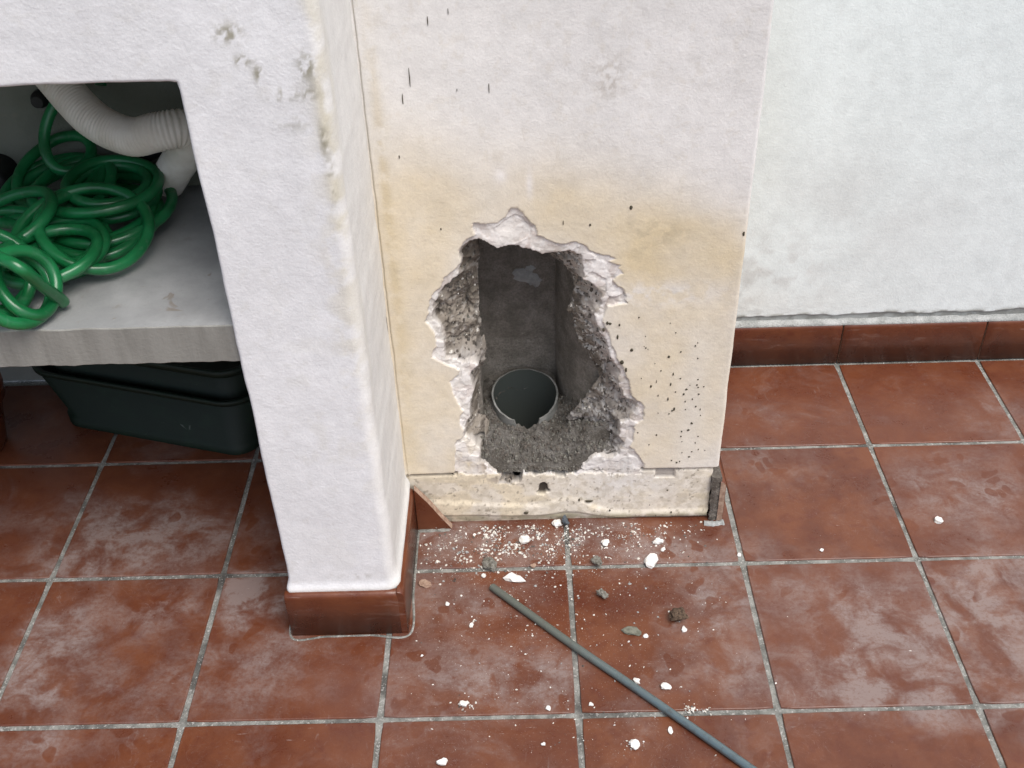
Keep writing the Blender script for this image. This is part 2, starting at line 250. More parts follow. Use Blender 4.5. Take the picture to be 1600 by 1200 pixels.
# ---------------------------------------------------------------- materials
class NB:
    def __init__(s, name):
        s.m = bpy.data.materials.new(name); s.m.use_nodes = True
        s.t = s.m.node_tree; s.t.nodes.clear()
        s.out = s.t.nodes.new('ShaderNodeOutputMaterial')
        s.p = s.t.nodes.new('ShaderNodeBsdfPrincipled')
        s.t.links.new(s.p.outputs[0], s.out.inputs[0])
        s.geo = s.t.nodes.new('ShaderNodeNewGeometry')
        s.pos = s.geo.outputs['Position']
    def set(s, sock, v):
        if isinstance(v, bpy.types.NodeSocket): s.t.links.new(v, sock)
        elif v is not None:
            if isinstance(v, (tuple, list)) and len(v) == 3 and sock.type == 'RGBA': v = (*v, 1)
            sock.default_value = v
    def n(s, typ, outp=0, props=None, **kw):
        nd = s.t.nodes.new(typ)
        for k, v in (props or {}).items(): setattr(nd, k, v)
        for k, v in kw.items():
            k = k.replace('_', ' ')
            s.set(nd.inputs[int(k[1:])] if k[0] == 'i' and k[1:].isdigit() else nd.inputs[k], v)
        return nd.outputs[outp]
    def noise(s, scale, detail=4, rough=.55, vec=None, dist=0, outp=0):
        return s.n('ShaderNodeTexNoise', outp, Vector=vec or s.pos, Scale=scale, Detail=detail, Roughness=rough, Distortion=dist)
    def ramp(s, v, a, b, lo=0., hi=1.):
        return s.n('ShaderNodeMapRange', 0, {'interpolation_type': 'SMOOTHSTEP'}, i0=v, i1=a, i2=b, i3=lo, i4=hi)
    def math(s, op, a, b=0., c=0., clamp=False):
        return s.n('ShaderNodeMath', 0, {'operation': op, 'use_clamp': clamp}, i0=a, i1=b, i2=c)
    def mix(s, f, a, b, mode='MIX'):
        nd = s.t.nodes.new('ShaderNodeMix'); nd.data_type = 'RGBA'; nd.blend_type = mode
        s.set(nd.inputs[0], f); s.set(nd.inputs[6], a); s.set(nd.inputs[7], b)
        return nd.outputs[2]
    def map(s, scale=(1, 1, 1), rot=(0, 0, 0), loc=(0, 0, 0), vec=None):
        return s.n('ShaderNodeMapping', 0, Vector=vec or s.pos, Scale=scale, Rotation=rot, Location=loc)
    def blob(s, c, r):
        nd = s.t.nodes.new('ShaderNodeMapping'); nd.vector_type = 'POINT'
        s.set(nd.inputs[0], s.warp if hasattr(s, 'warp') else s.pos)
        nd.inputs[3].default_value = [1 / k for k in r]
        nd.inputs[1].default_value = [-a / k for a, k in zip(c, r)]
        g = s.t.nodes.new('ShaderNodeTexGradient'); g.gradient_type = 'SPHERICAL'
        s.t.links.new(nd.outputs[0], g.inputs[0])
        return g.outputs[1]
    def bump(s, h, strength, dist, nrm=None):
        return s.n('ShaderNodeBump', 0, Height=h, Strength=strength, Distance=dist, Normal=nrm)
    def done(s, base, rough=.8, nrm=None, **kw):
        s.set(s.p.inputs['Base Color'], base); s.set(s.p.inputs['Roughness'], rough)
        if nrm is not None: s.set(s.p.inputs['Normal'], nrm)
        for k, v in kw.items(): s.set(s.p.inputs[k.replace('_', ' ')], v)
        return s.m

def plaster_material(name, grain=1.0):
    b = NB(name)
    at = b.n('ShaderNodeAttribute', 0, {'attribute_name': 'tint'})
    n1 = b.noise(45, 5, .6); n2 = b.noise(420, 3, .6); n3 = b.noise(9, 3)
    v = b.math('ADD', b.ramp(n1, .3, .7, -.045, .035), b.ramp(n2, .3, .7, -.045, .03))
    v = b.math('ADD', v, b.ramp(n3, .35, .65, -.03, .02))
    f = b.math('ADD', v, 1.0)
    base = b.n('ShaderNodeVectorMath', 0, {'operation': 'SCALE'}, i0=at, i3=f)
    # roughcast: soft pebbly bumps plus a finer grain
    vor = b.n('ShaderNodeTexVoronoi', 0, {'feature': 'SMOOTH_F1'}, Vector=b.n('ShaderNodeVectorMath', 0, {'operation': 'ADD'}, i0=b.pos, i1=b.n('ShaderNodeVectorMath', 0, {'operation': 'SCALE'}, i0=b.noise(60, 2, outp=1), i3=.02)), Scale=150)
    h = b.math('ADD', b.math('MULTIPLY', b.noise(300, 4, .6), .8), b.math('MULTIPLY', vor, -.5))
    h = b.math('ADD', h, b.math('MULTIPLY', b.noise(60, 3, .5), .25))
    return b.done(base, .85, b.bump(h, .34 * grain, .0016))
M_PLASTER = plaster_material('painted_plaster', 1.0)

def mortar_material(name, c1, c2, spec=.5):
    b = NB(name)
    n1 = b.noise(30, 6, .65); n2 = b.noise(260, 5, .7)
    base = b.mix(b.ramp(n1, .35, .65), c1, c2)
    base = b.mix(b.ramp(n2, .35, .7, 0, .5), base, tuple(k * .45 for k in c1))
    base = b.mix(b.ramp(b.noise(480, 2, .5), .66, .72, 0, spec), base, (.62, .6, .56))
    h = b.math('ADD', b.noise(140, 6, .7), b.math('MULTIPLY', b.noise(500, 3), .4))
    return b.done(base, .95, b.bump(h, .9, .006))
M_MORTAR = mortar_material('old_mortar', (.13, .11, .09), (.21, .185, .16))
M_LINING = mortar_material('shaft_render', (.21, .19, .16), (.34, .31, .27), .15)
M_RUBBLE = mortar_material('rubble_dust', (.105, .093, .078), (.225, .21, .19), .35)
M_MUD = NB('dried_mud').done((.062, .052, .032), .8)

def terracotta(name, dusty):
    b = NB(name)
    oi = b.n('ShaderNodeObjectInfo', 5)
    warp = b.noise(9, 3, .55, outp=1)
    b.warp = b.n('ShaderNodeVectorMath', 0, {'operation': 'ADD'}, i0=b.pos, i1=b.n('ShaderNodeVectorMath', 0, {'operation': 'MULTIPLY_ADD'}, i0=warp, i1=(.13, .13, 0), i2=(-.065, -.065, 0)))
    n1 = b.noise(11, 5, .6)
    base = b.mix(b.ramp(n1, .33, .68), (.096, .0255, .0115), (.160, .051, .020))
    base = b.mix(b.ramp(b.noise(38, 4, .6, dist=.6), .5, .72, 0, .5), base, (.090, .017, .009))
    base = b.mix(b.math('MULTIPLY', oi, .5), base, (.135, .040, .018))
    base = b.mix(b.ramp(b.noise(700, 2), .6, .75, 0, .35), base, (.09, .02, .012))
    rough = b.ramp(n1, .3, .7, .24, .36)
    if dusty:
        acc = None
        for (x, y, rx, ry, s) in DUST:
            v = b.math('MULTIPLY', b.blob((x, y, 0), (rx * 1.55, ry * 1.55, 9)), s * 1.45)
            acc = v if acc is None else b.math('ADD', acc, v)
        cloud = b.noise(14, 7, .62, dist=.5)
        d = b.math('MULTIPLY', acc, b.ramp(cloud, .36, .62, .08, 1.2))
        d = b.math('ADD', b.math('ADD', d, .05), b.ramp(b.noise(5.5, 8, .66, vec=b.map(loc=(3.1, .7, 0)), dist=.8), .50, .72, 0, .38))
        # wiping and drying marks
        sw = b.noise(1, 6, .7, vec=b.map(scale=(30, 52, 1), rot=(0, 0, 1.1)), dist=1.2)
        sw2 = b.noise(1, 6, .7, vec=b.map(scale=(60, 22, 1), rot=(0, 0, -.75), loc=(4, 2, 0)), dist=1.6)
        d = b.math('MULTIPLY', d, b.ramp(sw, .3, .62, .55, 1.15))
        d = b.math('ADD', d, b.math('MULTIPLY', b.ramp(sw2, .60, .72, 0, .5), b.ramp(b.noise(7, 2), .45, .65)))
        curl = b.noise(19, 3, .5, dist=3.5)
        ring = b.math('SUBTRACT', 1.0, b.math('ABSOLUTE', b.ramp(curl, .44, .56, -1, 1)))
        d = b.math('ADD', d, b.math('MULTIPLY', b.ramp(ring, .78, 1.0, 0, .42), b.ramp(b.noise(6, 3, vec=b.map(loc=(1, 5, 0))), .42, .62)))
        d = b.math('MULTIPLY', d, b.ramp(b.noise(160, 5, .75), .30, .58, .45, 1.0))
        vo = b.n('ShaderNodeTexVoronoi', 0, {'feature': 'F1'}, Vector=b.map(scale=(1, .8, .01), vec=b.warp), Scale=26)
        drops = b.math('MULTIPLY', b.ramp(vo, .26, .34, .75, 0), b.ramp(b.noise(5, 2, vec=b.map(loc=(6, 1, 0))), .48, .56))
        d = b.math('MULTIPLY', d, b.math('SUBTRACT', 1.0, drops))
        d = b.math('MINIMUM', d, 1.0)
        base = b.mix(b.math('MULTIPLY', d, .56), base, (.31, .27, .255))
        # strong scratches
        scr = b.noise(1, 5, .8, vec=b.map(scale=(30, 320, 1), rot=(0, 0, 1.0)), dist=.4)
        base = b.mix(b.math('MULTIPLY', b.ramp(scr, .64, .70, 0, .6), b.ramp(b.noise(8, 2, vec=b.map(loc=(2, 2, 2))), .46, .56)), base, (.5, .43, .4))
        spk = b.ramp(b.noise(330, 3, .6), .64, .68, 0, .8)
        near = b.math('ADD', b.math('ADD', b.blob((.85, .37, 0), (.26, .11, 9)), b.math('MULTIPLY', b.blob((.86, .22, 0), (.40, .42, 9)), .35)), .02)
        base = b.mix(b.math('MULTIPLY', spk, b.math('MINIMUM', b.math('MULTIPLY', near, 1.8), 1)), base, (.62, .55, .5))
        rough = b.math('ADD', rough, b.math('MULTIPLY', d, .38))
    else:
        sm = b.noise(1, 6, .7, vec=b.map(scale=(14, 14, 90)), dist=.7)
        base = b.mix(b.ramp(sm, .56, .72, 0, .38), base, (.36, .26, .22))
    h = b.math('ADD', b.math('MULTIPLY', b.noise(22, 3), 1.0), b.math('MULTIPLY', b.noise(220, 3, .6), .10))
    return b.done(base, rough, b.bump(h, .25, .004))
M_TILE = terracotta('terracotta_floor_tile', True)
M_SKIRT = terracotta('terracotta_skirting', False)

b = NB('raw_clay')
M_CLAY = b.done(b.mix(b.ramp(b.noise(120, 4), .35, .65), (.27, .17, .12), (.40, .28, .21)), .9, b.bump(b.noise(300, 4), .5, .003))
b = NB('cement_grout')
g = b.mix(b.ramp(b.noise(34, 5, .6), .35, .65), (.14, .14, .125), (.30, .30, .275))
g = b.mix(b.ramp(b.noise(8, 4, .6, vec=b.map(loc=(2, 7, 0))), .52, .66, 0, .75), g, (.055, .05, .045))
g = b.mix(b.ramp(b.noise(240, 3, .6), .56, .68, 0, .6), g, (.60, .58, .55))
M_GROUT = b.done(g, .92, b.bump(b.noise(260, 5, .7), .8, .003))

b = NB('pale_shelf_slab')
g = b.mix(b.ramp(b.noise(7, 5, .6), .35, .65), (.28, .285, .285), (.40, .405, .405))
g = b.mix(b.ramp(b.noise(40, 6, .7), .58, .72, 0, .5), g, (.25, .23, .2))
g = b.mix(b.ramp(b.noise(22, 3, .6, vec=b.map(loc=(.4, 3, 1)), dist=1), .66, .72, 0, .55), g, (.20, .15, .10))
g = b.mix(b.ramp(b.noise(500, 2), .5, .7, 0, .15), g, (.3, .3, .32))
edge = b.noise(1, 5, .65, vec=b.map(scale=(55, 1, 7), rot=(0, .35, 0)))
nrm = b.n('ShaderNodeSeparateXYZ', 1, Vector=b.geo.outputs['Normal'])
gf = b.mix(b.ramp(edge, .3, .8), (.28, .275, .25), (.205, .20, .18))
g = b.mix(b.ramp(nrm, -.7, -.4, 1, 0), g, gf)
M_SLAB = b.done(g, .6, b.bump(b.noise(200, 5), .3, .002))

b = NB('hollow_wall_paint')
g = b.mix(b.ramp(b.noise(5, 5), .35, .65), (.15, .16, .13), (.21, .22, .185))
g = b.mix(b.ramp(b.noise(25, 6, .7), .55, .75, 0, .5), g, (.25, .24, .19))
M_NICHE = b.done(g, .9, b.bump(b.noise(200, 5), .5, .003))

b = NB('green_vinyl_hose')
g = b.mix(b.ramp(b.noise(16, 3), .35, .65), (.010, .20, .060), (.022, .33, .11))
fr = b.ramp(b.noise(60, 4, .6, dist=.6), .56, .72, 0, .22)
M_HOSE = b.done(b.mix(fr, g, (.20, .40, .27)), .3, b.bump(b.noise(120, 2), .06, .002), Transmission_Weight=.5, IOR=1.45, Subsurface_Weight=.0, Coat_Weight=.25, Coat_Roughness=.2)
b = NB('ivory_corrugated_plastic')
g = b.mix(b.ramp(b.noise(30, 4), .35, .7), (.74, .69, .60), (.84, .80, .72))
M_CORR = b.done(g, .55, b.bump(b.noise(200, 3), .15, .002), Transmission_Weight=.08)
b = NB('dark_green_plastic')
g = b.mix(b.ramp(b.noise(20, 5, .65), .45, .7, 0, .6), (.0022, .012, .005), (.0045, .022, .009))
g = b.mix(b.ramp(b.noise(40, 5, .7, dist=1), .66, .74, 0, .5), g, (.16, .18, .16))
M_CRATE = b.done(g, .6)
M_BLACK = NB('black_rubber').done((.012, .012, .012), .5)
b = NB('grey_pvc')
g = b.mix(b.ramp(b.noise(40, 5), .35, .65), (.16, .165, .155), (.26, .26, .245))
M_PVC = b.done(b.mix(b.ramp(b.noise(200, 4), .55, .7, 0, .6), g, (.34, .32, .29)), .5)
M_PVCIN = NB('pipe_shade_and_residue').done((.065, .075, .068), .6)  # inner wall: shade inside the pipe painted into the colour, along with residue
b = NB('threaded_steel')
xy = b.n('ShaderNodeSeparateXYZ', 0, Vector=b.pos)
t = b.ramp(xy, .84, 1.06)
g = b.mix(t, (.105, .115, .095), (.15, .20, .215))
g = b.mix(b.ramp(b.noise(90, 4), .5, .7, 0, .5), g, (.10, .09, .075))
M_ROD = b.done(g, b.math('SUBTRACT', .62, b.math('MULTIPLY', t, .3)), None, Metallic=b.math('MULTIPLY', t, .45))
b = NB('white_plaster_bits')
M_WHITE = b.done(b.mix(b.ramp(b.noise(150, 4), .4, .7), (.80, .79, .76), (.66, .63, .58)), .9, b.bump(b.noise(400, 4), .5, .002))
b = NB('grey_mortar_bits')
M_GREY = b.done(b.mix(b.ramp(b.noise(180, 5, .7), .35, .65), (.13, .12, .095), (.27, .26, .23)), .95, b.bump(b.noise(500, 4), .9, .003))
b = NB('brown_lump')
M_BROWN = b.done(b.mix(b.ramp(b.noise(260, 5, .7), .35, .65), (.05, .03, .018), (.15, .10, .065)), .95, b.bump(b.noise(500, 4), .9, .004))
b = NB('greenish_stone')
M_STONE = b.done(b.mix(b.ramp(b.noise(120, 4), .35, .65), (.12, .12, .09), (.19, .19, .15)), .85)
b = NB('plaster_fillet')
M_FILLET = b.done(b.mix(b.ramp(b.noise(80, 4), .35, .65), (.74, .72, .66), (.64, .61, .54)), .9, b.bump(b.noise(200, 4), .8, .003))
b = NB('wet_grey_mortar')
g = b.mix(b.ramp(b.noise(30, 5, .7), .35, .65), (.28, .29, .28), (.45, .46, .45))
M_BEAD = b.done(b.mix(b.ramp(b.noise(120, 5, .7), .6, .75, 0, .6), g, (.12, .12, .10)), .9, b.bump(b.noise(220, 5), .8, .004))
b = NB('blue_grey_plug')
M_PLUG = b.done((.07, .085, .10), .7, b.bump(b.noise(300, 4), .8, .003))

# ---------------------------------------------------------------- levels
YP, YB, YW = .175, .412, .878            # pillar face, casing face, back wall face
XL, XR = .454, .620                      # pillar
BX0, BX1 = .6192, 1.1665                 # casing
ZL = .932                                # underside of the lintel
ZT = 1.9
T = .30

# ---------------------------------------------------------------- floor: mortar bed and one object per tile
bm = bmesh.new()
add_box(bm, -6, 7, -6, 1.2, -.06, -.0028)
floor = finish(bm, 'floor', M_GROUT)
tag(floor, kind='structure')

def tile_mesh(w, d, seed):
    """w x d tile with softened, slightly uneven edges; origin at its corner, top at z=0"""
    r = random.Random(seed)
    bm = bmesh.new()
    n = 14
    loops = []
    for inset, z in ((0, -.012), (0, -.0016), (.0007, -.0004), (.0018, 0)):
        L = []
        for sx in range(4):
            for k in range(n):
                t = k / n
                a, bb = inset, inset
                if sx == 0: p = (a + t * (w - 2 * a), a)
                elif sx == 1: p = (w - a, a + t * (d - 2 * a))
                elif sx == 2: p = (w - a - t * (w - 2 * a), d - a)
                else: p = (a, d - a - t * (d - 2 * a))
                j = .0006 * noise.noise(Vector((p[0] * 40 + seed, p[1] * 40, seed)))
                # slightly rounded corners
                cx, cy = min(p[0], w - p[0]), min(p[1], d - p[1])
                cr = max(0, .004 - cx - cy) * .35
                sgx = 1 if p[0] < w / 2 else -1; sgy = 1 if p[1] < d / 2 else -1
                L.append(bm.verts.new((p[0] + sgx * (cr + j), p[1] + sgy * (cr + j), z)))
        loops.append(L)
    m = len(loops[0])
    for a, c in zip(loops, loops[1:]):
        for k in range(m):
            f = bm.faces.new((a[k], a[(k + 1) % m], c[(k + 1) % m], c[k])); f.smooth = True
    bm.faces.new(loops[-1])
    bmesh.ops.recalc_face_normals(bm, faces=bm.faces[:])
    me = bpy.data.meshes.new('floor_tile'); bm.to_mesh(me); bm.free()
    me.materials.append(M_TILE)
    return me
GAP = .0088
full = [tile_mesh(T - GAP, T - GAP, s) for s in range(4)]
back = [tile_mesh(T - GAP, .868 - .6 - GAP, s + 9) for s in range(2)]
for i in range(-4, 9):
    for j in range(-6, 3):
        me = full[rnd.randrange(4)] if j < 2 else back[rnd.randrange(2)]
        o = link('floor_tile', me, (), floor)
        o.location = (i * T + GAP / 2 + rnd.uniform(-.0006, .0006), j * T + GAP / 2 + rnd.uniform(-.0006, .0006), rnd.uniform(-.0004, .0004))

# ---------------------------------------------------------------- skirting helper
def skirting(name, length, h, mats, parent, origin, ang, th=.0105, seed=0):
    """tile strip standing on the floor; its back lies on the local y=0 plane, front at y=-th, rounded top"""
    prof = [(0, .001), (-th, .001), (-th, h - .012), (-th * .97, h - .007), (-th * .82, h - .003), (-th * .5, h - .0008), (-.001, h), (0, h)]
    bm = bmesh.new()
    n = max(2, int(length / .02))
    rings = []
    xs = [0, .0012] + [length * k / n for k in range(1, n)] + [length - .0012, length]
    for x in xs:
        e = .0009 if x in (0, length) else 0
        j = .0005 * noise.noise(Vector((x * 30, seed, 1)))
        rings.append([bm.verts.new((x, min(0, y + (e if y < -.002 else 0)) + (j if y < -.002 else 0), z - (e if z > h * .5 else 0) + j)) for y, z in prof])
    for a, c in zip(rings, rings[1:]):
        for k in range(len(prof) - 1):
            f = bm.faces.new((a[k], a[k + 1], c[k + 1], c[k])); f.smooth = True
    for rg in (rings[0], rings[-1]):
        f = bm.faces.new(rg); f.material_index = 1
    o = finish(bm, name, mats, parent)
    o.location = origin; o.rotation_euler = (0, 0, ang)
    return o

# ---------------------------------------------------------------- back wall
def back_depth(X, Z):
    lip = .117 + .006 * (fbm(X, Z * 0, 25, 3) - .5) * 2 + .004 * (X - 1.3)
    g = sstep(-.0012, .0012, Z - lip) * sstep(1.85, 1.7, X + 0 * Z)
    low = sstep(-.0012, .0012, Z - (.105 + .004 * vnoise(X, 0 * X, 30)))
    d = .0045 * (1 - sstep(-.0015, .0015, Z - lip))
    d = d + .0030 * (fbm(X, Z, 3, 3) - .5) + .0005 * (fbm(X, Z, 60, 3) - .5)
    near = np.exp(-((Z - lip) / .03) ** 2) * sstep(1.65, 1.2, X)
    d = d - near * .002 * (fbm(X, Z, 90, 3, 5) - .35)
    return d, 0 * X, 0 * X
def back_color(X, Z, d):
    c = np.ones(X.shape + (3,)) * np.array([.765, .825, .825])
    lip = .117 + .006 * (fbm(X, Z * 0, 25, 3) - .5) * 2 + .004 * (X - 1.3)
    n = fbm(X, Z, 6, 4, 2)
    def over(mask, k):
        nonlocal c
        c = c * (1 - mask[..., None]) + np.array(k) * mask[..., None]
    over(.45 * gauss(X, Z, 1.50, .36, .22, .13) * sstep(.3, .6, n) + .25 * gauss(X, Z, 1.22, .3, .10, .3), (.60, .61, .60))
    over(.5 * gauss(X, Z, 1.28, .22, .16, .10) * sstep(.45, .7, fbm(X, Z, 40, 4, 7)), (.45, .43, .41))
    over(.35 * gauss(X, Z, 1.28, .62, .05, .7) * sstep(.2, .6, n), (.62, .64, .60))
    over(.08 * sstep(.68, .76, fbm(X, Z, 26, 4, 9)), (.5, .5, .49))
    over(.45 * gauss(X, Z, 1.2, .15, .25, .035) * sstep(.3, .6, n), (.70, .68, .62))
    over(.8 * np.exp(-((Z - lip - .001) / .006) ** 2) * sstep(.40, .62, fbm(X, Z, 45, 4, 4)) * sstep(2.1, 1.7, X), (.24, .24, .20))
    over(1 - sstep(-.001, .0015, Z - lip), (.36, .38, .37))
    over((1 - sstep(-.004, -.001, Z - lip)) * sstep(.45, .6, fbm(X, Z, 60, 3, 8)) * .6, (.20, .20, .18))
    return c
xs = grid_lines((-3.5, 1.12, .2), (1.12, 2.02, .004), (2.02, 6, .25))
zs = grid_lines((0, .09, .03), (.09, .17, .0018), (.17, 1.05, .008), (1.05, 2.6, .1))
bw = wall_grid('back_wall', xs, zs, YW, back_depth, back_color, lambda x, z: x > -9, lambda a, b: None, M_PLASTER)
tag(bw, 'white rendered wall on the right with a red tile skirting along its foot', 'wall')
for k, (x0, x1) in enumerate(((1.185, 1.5005), (1.5035, 1.8005), (1.8035, 2.1005), (2.1035, 2.4005), (2.4035, 2.7), (2.703, 3.0))):
    skirting('skirting_tile', x1 - x0, .0995, [M_SKIRT, M_CLAY], bw, (x0, YW + .0005, 0), 0, seed=k)
bm = bmesh.new()                          # grey mortar bead lying on the skirting
pts = []
prof = ((-.0085, .0975), (-.0085, .1010), (-.004, .1045), (.0035, .1075))
prev = None
x = 1.17
while x < 3.0:
    w = .0018 * noise.noise(Vector((x * 18, 3, 0))) ; w2 = .0025 * noise.noise(Vector((x * 42, 8, 0)))
    ring = [bm.verts.new((x, YW + y + (w if i in (1, 2) else 0), z + (w2 if i > 1 else 0))) for i, (y, z) in enumerate(prof)]
    if prev:
        for k in range(3):
            f = bm.faces.new((prev[k], prev[k + 1], ring[k + 1], ring[k])); f.smooth = True
    prev = ring; x += .006
finish(bm, 'mortar_bead', M_BEAD, bw)

# ---------------------------------------------------------------- masonry counter: pillar, lintel, shelf
counter = empty('masonry_counter', (XL, YP, 0))
tag(counter, 'white rendered masonry frame on the left holding a shelf of hoses above the floor', 'masonry')
counter.location = (0, 0, 0)
RF = .009
def frame_depth(X, Z):
    # distance inside the outline (right edge and opening edges)
    sr = XR - X
    so = np.where(Z < ZL, np.where(X >= XL, X - XL, -1), np.where(X >= XL, np.hypot(X - XL, Z - ZL), Z - ZL))
    def fil(s, r):
        s = np.clip(s, 0, r)
        return r - np.sqrt(np.maximum(r * r - (r - s) ** 2, 0))
    d = fil(sr, .016) + fil(so, .0035)
    d = d + .0030 * (fbm(X, Z, 7, 3, 1) - .5) + .0006 * (fbm(X, Z, 70, 3, 2) - .5)
    # the foot swells over the skirting
    d = d - .004 * np.exp(-((Z - .098) / .010) ** 2)
    ox = .0035 * (fbm(Z, Z * 0 + 1, 14, 4) - .5) * np.exp(-np.abs(sr) / .02) + .0050 * (fbm(Z, Z * 0, 11, 4, 3) - .5) * np.exp(-np.abs(X - XL) / .02)
    ox = ox + .006 * np.exp(-((Z - .100) / .014) ** 2) * np.where(X > .537, 1, -1) * np.exp(-np.minimum(np.abs(sr), np.abs(X - XL)) / .012)
    oz = .0050 * (fbm(X, X * 0 + 5, 16, 4) - .5) * np.exp(-np.abs(Z - ZL) / .02)
    # round the corner of the opening
    q = np.exp(-(np.hypot(X - XL, Z - ZL) / .006) ** 2)
    return d, ox - .0012 * q, oz - .0012 * q
def frame_color(X, Z, d):
    c = np.ones(X.shape + (3,)) * np.array([.79, .79, .80])
    def over(mask, k):
        nonlocal c
        c = c * (1 - mask[..., None]) + np.array(k) * mask[..., None]
    n = fbm(X, Z, 35, 5, 3); n2 = fbm(X, Z, 130, 3, 6)
    over(.4 * sstep(.022, .0, XR - X + 0 * Z), (.81, .79, .72))
    over(.55 * gauss(X, Z, .612, .86, .010, .22) * sstep(.35, .6, n), (.52, .46, .28))
    over(.35 * gauss(X, Z, .600, .60, .018, .25) * sstep(.4, .6, n), (.66, .60, .44))
    m = (n2 > .44).astype(float)
    for (x, z, rx, rz, s) in MOULD:
        over(np.clip(.7 * s * gauss(X, Z, x, z, rx, rz) * sstep(.42, .58, fbm(X, Z, 160, 3, 8)), 0, .9), (.30, .28, .21))
    over(.25 * gauss(X, Z, .55, .40, .05, .3) * sstep(.5, .7, n), (.66, .64, .56))
    over(.18 * sstep(.66, .75, fbm(X, Z, 55, 4, 12)) , (.62, .60, .55))
    over(.5 * sstep(.108, .096, Z) , (.83, .81, .75))
    over(.5 * gauss(X, Z, .56, .125, .03, .006) * sstep(.4, .6, n2), (.4, .38, .32))
    return c
MOULD = [(.520, .985, .014, .010, 1.6), (.530, .955, .010, .006, 1.5), (.545, .940, .006, .010, 1.5), (.566, .915, .018, .007, 1.3), (.600, .945, .010, .016, 1.5), (.598, .915, .012, .008, 1.2), (.607, .86, .005, .02, 1.3), (.609, .81, .005, .03, 1.0), (.575, .88, .02, .01, .6)]
xs = grid_lines((-1.15, -.95, .05), (-.95, .12, .012), (.12, .40, .006), (.40, XL, .003), (XL, XR, .0022))
zs = grid_lines((0, .08, .02), (.08, .12, .002), (.12, ZL, .0045), (ZL, 1.05, .0025), (1.05, ZT, .05))
def is_frame(x, z): return ~((x > -.95) & (x < XL) & (z < ZL))
def sk_pillar(a, b):
    if min(a[0], b[0]) > XR - 1e-5: return YB + .004
    if max(a[2], b[2]) < ZL + 1e-5 and max(a[0], b[0]) < XL + 1e-5: return YW + .002
    return None
def side_tint(x, y, z):
    a = noise.noise(Vector((x, y * 9, z * 5))); c = noise.noise(Vector((x, y * 40, z * 30 + 7)))
    f = 1 + .03 * a + .02 * c
    e = max(0, 1 - (y - .187) / .03) * max(0, .3 + a) * (1 if .45 < z < 1.0 else .2)
    return (.775 * f - .12 * e, .77 * f - .15 * e, .745 * f - .24 * e)
wall_grid('pillar', xs, zs, YP, frame_depth, frame_color, lambda x, z: is_frame(x, z) & (x > XL), sk_pillar, M_PLASTER, counter, side_tint, .026)
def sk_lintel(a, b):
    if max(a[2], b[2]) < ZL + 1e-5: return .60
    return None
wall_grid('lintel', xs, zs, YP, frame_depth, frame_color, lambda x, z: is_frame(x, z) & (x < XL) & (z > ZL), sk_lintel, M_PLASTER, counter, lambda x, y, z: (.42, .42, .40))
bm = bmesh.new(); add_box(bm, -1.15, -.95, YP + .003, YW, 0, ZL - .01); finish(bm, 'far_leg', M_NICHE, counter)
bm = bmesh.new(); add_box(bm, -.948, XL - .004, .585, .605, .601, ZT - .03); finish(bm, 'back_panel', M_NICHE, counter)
bm = bmesh.new(); add_box(bm, -1.15, BX1 + .03, YP - .01, YW + .02, ZT - .002, ZT + .05); finish(bm, 'added_top_slab', M_SLAB, counter)  # unseen slab added to keep light from leaking in behind the shelf
# shelf slab with slightly uneven arrises
bm = bmesh.new()
prof = [(.605, .537), (.190, .537), (.1885, .5385), (.1880, .595), (.1895, .5965), (.605, .597)]
prev = None
for k in range(241):
    x = -.948 + (XL - .001 + .948) * k / 240
    j = .0012 * noise.noise(Vector((x * 25, 0, 4))); j2 = .0018 * noise.noise(Vector((x * 60, 7, 4)))
    ring = [bm.verts.new((x, y + (j if y < .3 else 0), z + (j2 if z < .54 and y < .3 else .4 * j if y < .3 else 0))) for y, z in prof]
    if prev:
        for q in range(6):
            bm.faces.new((prev[q], prev[(q + 1) % 6], ring[(q + 1) % 6], ring[q]))
    prev = ring
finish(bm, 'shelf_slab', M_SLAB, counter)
# skirting of the pillar
skirting('skirting_tile', .180, .096, [M_SKIRT, M_CLAY], counter, (.4425, .1745, 0), 0, th=.0115, seed=21)
skirting('skirting_tile', .242, .098, [M_SKIRT, M_SKIRT], counter, (.6215, .1635, 0), pi / 2, th=.011, seed=22)
skirting('skirting_tile', .29, .096, [M_SKIRT, M_CLAY], counter, (.4535, .4665, 0), -pi / 2, th=.0105, seed=23)
# cement line round the foot of the skirting
def bead(name, pts, r, mat, parent, seed=0, flat=.5):
    P = catmull(pts, 14)
    bm = bmesh.new()
    fr = frames(P)
    prev = None
    for i, p in enumerate(P):
        rr = r * (1 + .45 * noise.noise(Vector((i * .21, seed, 0))))
        t = (P[min(i + 1, len(P) - 1)] - P[max(i - 1, 0)]).normalized()
        side = Vector((-t.y, t.x, 0)).normalized()
        ring = [bm.verts.new(p + side * (rr * cos(a)) + Vector((0, 0, rr * flat * sin(a)))) for a in [pi * k / 5 for k in range(6)]]
        if prev:
            for k in range(5):
                f = bm.faces.new((prev[k], prev[k + 1], ring[k + 1], ring[k])); f.smooth = True
        prev = ring
    return finish(bm, name, mat, parent)
bead('cement_line', [(.4415, .40, .0), (.4405, .25, .0), (.441, .161, .0), (.50, .1605, 0), (.57, .161, 0), (.6345, .1615, 0), (.6345, .25, 0), (.6345, .33, 0), (.6345, .398, 0)], .0020, M_GROUT, counter, 3, .45)

